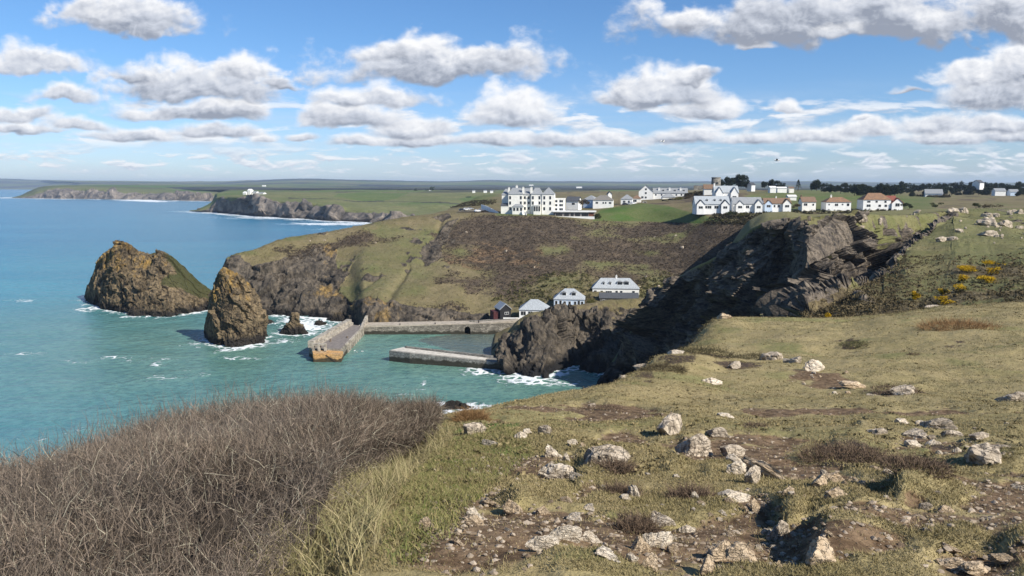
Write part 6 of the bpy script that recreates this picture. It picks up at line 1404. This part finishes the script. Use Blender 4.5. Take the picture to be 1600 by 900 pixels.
V_, F_, c_ = blades(B, .07 + .22 * r.random(n) ** 2.2, .005 + .004 * r.random(n), .3 + .9 * r.random(n), (.42, .345, .19), (.18, .17, .07), 44, 3)
tag(mesh_np('straw_grass', V_, F_, M_BLADE, {'tint': c_}), 'tall straw coloured grass along the foot of the thicket', kind='stuff')
tk = (NVT > 3.6) & (NVT < 6.6) & (NPX > -100) & (NPX < 1720) & ~inth & (NDM < .5)
i = pick(tk, 5200, 47); n = len(i); sz_ = (.02 + .05 * r.random(n) ** 2) * (1 + .02 * nv[i][:, 1])
V_, F_, c_ = clump_mesh(nv[i] - [0, 0, .01], sz_, 9, 48, ((.10, .085, .04), (.34, .27, .14)), .6)
tag(mesh_np('turf_tussocks', V_, F_, M_LEAF, {'tint': c_}), 'small darker tussocks dotted over the far turf', kind='stuff')
# pebbles
pw = (ok & (NDM > .35)).ravel(); idx = np.flatnonzero(pw); i = idx[r.integers(0, len(idx), 6000)]
g_r = (1 + 5 ** .5) / 2
ico = np.array([(-1, g_r, 0), (1, g_r, 0), (-1, -g_r, 0), (1, -g_r, 0), (0, -1, g_r), (0, 1, g_r), (0, -1, -g_r), (0, 1, -g_r), (g_r, 0, -1), (g_r, 0, 1), (-g_r, 0, -1), (-g_r, 0, 1)]) / 1.9
icf = np.array([(0, 11, 5), (0, 5, 1), (0, 1, 7), (0, 7, 10), (0, 10, 11), (1, 5, 9), (5, 11, 4), (11, 10, 2), (10, 7, 6), (7, 1, 8), (3, 9, 4), (3, 4, 2), (3, 2, 6), (3, 6, 8), (3, 8, 9), (4, 9, 5), (2, 4, 11), (6, 2, 10), (8, 6, 7), (9, 8, 1)])
sz = (.003 + .013 * r.random(len(i)) ** 3) * (1 + .06 * nv[i][:, 1])
V_ = nv[i][:, None] + (ico[None] * (.6 + .8 * r.random((len(i), 12, 1)))) * sz[:, None, None] * [1.2, 1, .7] + r.normal(size=(len(i), 1, 3)) * [.02, .02, 0]
F_ = (np.arange(len(i))[:, None, None] * 12 + icf[None]).reshape(-1, 3); ci = r.random((len(i), 1, 1))
c_ = np.array((.16, .115, .075)) * (1 - ci) + np.array((.45, .37, .28)) * ci
tag(mesh_np('pebbles', V_.reshape(-1, 3), F_, M_BLADE, {'tint': np.repeat(c_, 12, 1).reshape(-1, 3)}), 'pebbles and chips strewn over the bare earth', kind='stuff')
def twigs(B, D, L, rad, segs, wob, col, seed):
    r = np.random.default_rng(seed); n = len(B)
    pts = [B]; d = D / np.linalg.norm(D, axis=1, keepdims=True)
    for k in range(segs):
        d = d + r.normal(size=(n, 3)) * wob; d /= np.linalg.norm(d, axis=1, keepdims=True)
        pts.append(pts[-1] + d * (L / segs)[:, None])
    u_ = np.cross(d, r.normal(size=(n, 3))); u_ /= np.linalg.norm(u_, axis=1, keepdims=True) + 1e-6; v_ = np.cross(d, u_)
    rings = []
    for k, p in enumerate(pts):
        q = (rad * (1 - .75 * k / segs))[:, None]
        for a in (0, 2.094, 4.189): rings.append(p + (u_ * math.cos(a) + v_ * math.sin(a)) * q)
    V_ = np.stack(rings, 1); m = 3 * (segs + 1); base = np.arange(n)[:, None] * m
    F_ = np.concatenate([base + np.array([3 * k + j, 3 * k + (j + 1) % 3, 3 * k + 3 + (j + 1) % 3, 3 * k + 3 + j]) for k in range(segs) for j in range(3)], 0)
    return V_.reshape(-1, 3), F_, np.repeat(col, m, 0), pts
# thicket surface
cols = [-420, -200, 0, 100, 200, 300, 400, 470, 520, 560, 600, 640, 668, 692]
sil = [800, 775, 757, 714, 682, 654, 634, 629, 627, 629, 634, 643, 651, 663]
sY2 = [5.6, 6.0, 6.6, 7.4, 8.3, 9.2, 10, 10.4, 10.7, 11, 11.2, 11.5, 11.9, 12.3]
nb = [1010, 1010, 1010, 1010, 1010, 1010, 985, 890, 835, 796, 756, 730, 704, 672]
nY = [2.2] * 6 + [2.4, 3.1, 4.1, 4.75, 5.9, 7.0, 8.4, 12.0]
px_ = A(*cols); n_ = at(px_, A(*nb), A(*nY)); top = at(px_, A(*sil) + 4, A(*sY2))
for k in range(7, 14): n_[k] = near_at(cols[k], nb[k]); 
up = n_.copy(); up[7:, 2] += np.array([.30, .36, .40, .42, .42, .38, .15]); up[:7, 2] += .12; up[7:, 1] += .25
q1 = up * .66 + top * .34; q1[:, 2] += .16; q2 = up * .3 + top * .7; q2[:, 2] += .14
bk = top.copy(); bk[:, 1] += .8; bk[:, 2] -= .5; bb = bk.copy(); bb[:, 1] += .6; bb[:, 2] -= 1.6
n_[:, 2] -= .1
TV, pxs, vt = loft(cols, [n_, up, q1, q2, top, bk, bb], 260, [8, 50, 50, 40, 16, 8])
_, TVT = np.meshgrid(pxs, vt, indexing='ij')
TV = np.stack([blur(TV[..., k], 5) for k in range(3)], -1).astype(float)
N = gnormals(TV); N *= np.sign(N[..., 2].mean())
TV = TV + N * (fbm(TV, .9, 3, seed=51) * .16 + fbm(TV, 2.6, 3, seed=52) * .07)[..., None]
th = thing('thicket', 'broad mound of bare grey brown thorn twigs on the left of the headland', 'thicket', (0, 0, 0))
mesh_np('shaded_core', TV - N * .30, grid_faces(*TV.shape[:2]), plain('core_shade', (.045, .036, .028), .5, 9, .95, .1, .05), parent=th, smooth_=True)  # dark sheet stands for the shade deep among the twigs
tv, tn = TV.reshape(-1, 3), N.reshape(-1, 3)
ok2 = (TVT > .05) & (TVT < 5.5)
wgt = (ok2 * 1.0).ravel(); 
n = 130000; i = pick(ok2, n, 55); r = np.random.default_rng(56)
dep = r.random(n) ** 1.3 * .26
B = tv[i] - tn[i] * dep[:, None] + r.normal(size=(n, 3)) * .03
D = tn[i] * .45 + r.normal(size=(n, 3)) * .55 + np.array([-.12, .05, .35])
L = (.09 + .22 * r.random(n) ** 2) * (.45 + .06 * B[:, 1])
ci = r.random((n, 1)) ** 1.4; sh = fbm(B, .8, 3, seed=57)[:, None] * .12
ci = ci * (1 - .55 * (dep / .26)[:, None])  # deeper twigs darker: shade of the gaps painted into their colour
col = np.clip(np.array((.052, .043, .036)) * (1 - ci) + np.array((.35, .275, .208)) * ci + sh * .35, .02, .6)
g = r.random((n, 1)) < .05; col = np.where(g, np.array((.42, .38, .28)), col)
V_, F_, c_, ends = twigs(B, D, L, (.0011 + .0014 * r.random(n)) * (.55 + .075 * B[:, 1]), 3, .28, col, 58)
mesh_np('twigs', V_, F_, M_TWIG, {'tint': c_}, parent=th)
n = 900; i = pick((TVT > 3.2) & (TVT < 4.4), n, 65)
V_, F_, c_, _e = twigs(tv[i], tn[i] * .2 + r.normal(size=(n, 3)) * .3 + [0, 0, 1.0], .2 + .25 * r.random(n), .0022 + .0015 * r.random(n), 4, .16, np.full((n, 3), (.17, .13, .105)), 66)
mesh_np('upright_shoots', V_, F_, M_TWIG, {'tint': c_}, parent=th)
def tuft(name, label, cat, x, y, w, h, n, c0, c1, seed, P=None, rad=.0016):
    P = near_at(x, y) if P is None else P; k = np.linalg.norm(P - [0, 0, CAMZ]) / FPX; R_ = w * k / 2; H_ = h * k
    t = thing(name, label, cat, tuple(P)); r = np.random.default_rng(seed)
    a = r.random(n) * 6.283; q = np.sqrt(r.random(n)); B = np.stack([np.cos(a) * q * R_, np.sin(a) * q * R_ * .8, (1 - q * q) * H_ * .35 - .02], 1)
    D = B * [.8, .8, 0] / max(R_, .01) + r.normal(size=(n, 3)) * .6 + [0, 0, .6]
    ci = r.random((n, 1)); col = np.array(c0) * (1 - ci) + np.array(c1) * ci
    V_, F_, c_, _ = twigs(B, D, H_ * (.35 + .6 * r.random(n) ** 2), np.full(n, rad * (1 + .12 * P[1])), 3, .3, col, seed + 1)
    mesh_np('stalks', V_, F_, M_TWIG, {'tint': c_}, parent=t)
HC = ((.075, .052, .036), (.24, .17, .115)); FC = ((.16, .085, .035), (.40, .25, .12))
for a in (('heather_clump', 'reddish brown heather clump at the foot of the largest rock', 'heather', 960, 748, 66, 26, 900, *HC, 401), ('heather_clump', 'dark heather clump between the two flaked rock and the hummock', 'heather', 1080, 782, 70, 26, 1000, *HC, 402), ('heather_clump', 'heather clump left of the lumpy bright rock', 'heather', 994, 828, 60, 34, 1000, *HC, 403), ('heather_clump', 'heather clump below the largest rock, beside the upright sliver', 'heather', 968, 775, 60, 22, 800, *HC, 404),
          ('heather_clump', 'broad heather clump on the mound left of the stony ridge', 'heather', 1325, 718, 130, 26, 1500, *HC, 405), ('heather_clump', 'heather on the bank right of the dark hollow', 'heather', 1430, 775, 90, 20, 1000, *HC, 406), ('heather_clump', 'heather round the dark rock of the far hollow', 'heather', 1400, 608, 70, 9, 700, *HC, 407), ('heather_clump', 'brown heather patch near the cliff edge', 'heather', 945, 640, 60, 8, 600, *HC, 408), ('heather_clump', 'scrubby heather along the cliff edge below the shaded wall', 'heather', 1100, 556, 90, 16, 900, (.04, .035, .022), (.14, .12, .06), 409), ('heather_clump', 'heather by the white edged rocks on the cliff edge', 'heather', 1035, 582, 70, 14, 800, (.04, .032, .022), (.14, .11, .06), 410),
          ('heather_clump', 'small dark heather patch on the open turf above the pointed rock', 'heather', 1182, 674, 44, 7, 400, *HC, 411), ('bracken_patch', 'patch of dead orange brown bracken on the skyline of the near turf', 'bracken', 1502, 516, 105, 17, 1800, *FC, 412), ('bracken_patch', 'dead orange bracken at the right end of the thicket', 'bracken', 738, 662, 46, 28, 1300, *FC, 413), ('heather_clump', 'low green brown clump on the open turf near the bracken skyline', 'heather', 1340, 538, 50, 8, 500, (.05, .055, .02), (.15, .14, .06), 414), ('heather_clump', 'tiny dark clump on the far turf', 'heather', 1428, 558, 18, 5, 200, *HC, 415), ('heather_clump', 'dark clump beside the peaked grey rock', 'heather', 1180, 556, 60, 10, 600, (.045, .04, .022), (.14, .115, .06), 416)):
    tuft(*a)

# ------------------------------------------------------------------ gulls
def gull(P, label, wings, rz, k=1.0, group=None, dark=False):
    t = thing('gull', label, 'gull', tuple(P), rz, group); m = MB()
    a = [2 * math.pi * i / 8 for i in range(8)]; prof = [(-.30, .02), (-.2, .07), (0, .10), (.16, .08), (.22, .06), (.28, .055), (.32, .03)]
    vs = [(x, q * math.cos(b), .1 + q * math.sin(b) * .9 + (.04 if x > .2 else 0)) for x, q in prof for b in a]
    fs = [(i * 8 + j, i * 8 + (j + 1) % 8, (i + 1) * 8 + (j + 1) % 8, (i + 1) * 8 + j) for i in range(6) for j in range(8)] + [tuple(range(8)), tuple(range(48, 56))[::-1]]
    m.add(vs, fs); m.build('body', M_WHITE, t, True)
    m = MB(); m.add([(.31, -.012, .14), (.31, .012, .14), (.38, 0, .12), (.31, 0, .16)], [(0, 1, 2), (0, 2, 3), (1, 3, 2), (0, 3, 1)]); m.build('beak', M_ORANGER, t)
    for s in (-1, 1):
        m = MB()
        if wings: m.add([(.10, s * .06, .14), (-.10, s * .06, .14), (-.06, s * .38, .26), (.12, s * .38, .27), (-.16, s * .72, .20), (.0, .06 * s, .17), (.04, s * .38, .29)], [(0, 1, 2, 3), (3, 2, 4), (1, 0, 5), (0, 3, 6, 5), (5, 6, 2, 1), (3, 4, 6), (6, 4, 2)])
        else: m.add([(.12, s * .08, .16), (-.34, s * .03, .12), (-.1, s * .115, .08), (-.05, s * .085, .185)], [(0, 1, 2), (0, 3, 1), (1, 3, 2), (0, 2, 3)])
        m.build('wing', M_BLACK if dark else plain('gull_grey', (.45, .46, .48), .1) if s < 0 else M_SLATEL, t)
    t.scale = (k, k, k); return t
for i, (x, y) in enumerate(((545, 549), (554, 548.5), (557.5, 551), (566.5, 549.5), (467, 553))):
    gull(at_z(x, y, -.04), 'white gull floating on the harbour water between the two piers' if i < 4 else 'lone white gull floating in the shade left of the long pier', False, i * 1.1, 1.5, 'gulls floating in the harbour' if i < 4 else None)
gull(at(1035, 222, 95), 'white gull with raised wings flying over the clifftop village', True, .3, 1.0)
gull(at(1214, 252, 120), 'dark winged gull gliding in front of the low clouds', True, 2.8, 1.4, None, True)

# ------------------------------------------------------------------ haze: the air itself
m = bpy.data.materials.new('sea_air'); m.use_nodes = True; nt = m.node_tree; nt.nodes.clear()
pv = nn(nt, 'ShaderNodeVolumePrincipled', {'Color': (.62, .78, 1.0, 1), 'Density': 5.5e-5, 'Anisotropy': .1})
nn(nt, 'ShaderNodeOutputMaterial', {'Volume': pv.outputs[0]})
hz = MB(); hz.box(-14000, 14000, -300, 17000, -16, 175)
hz = hz.build('haze', m); tag(hz, 'thin blue sea haze', kind='stuff')
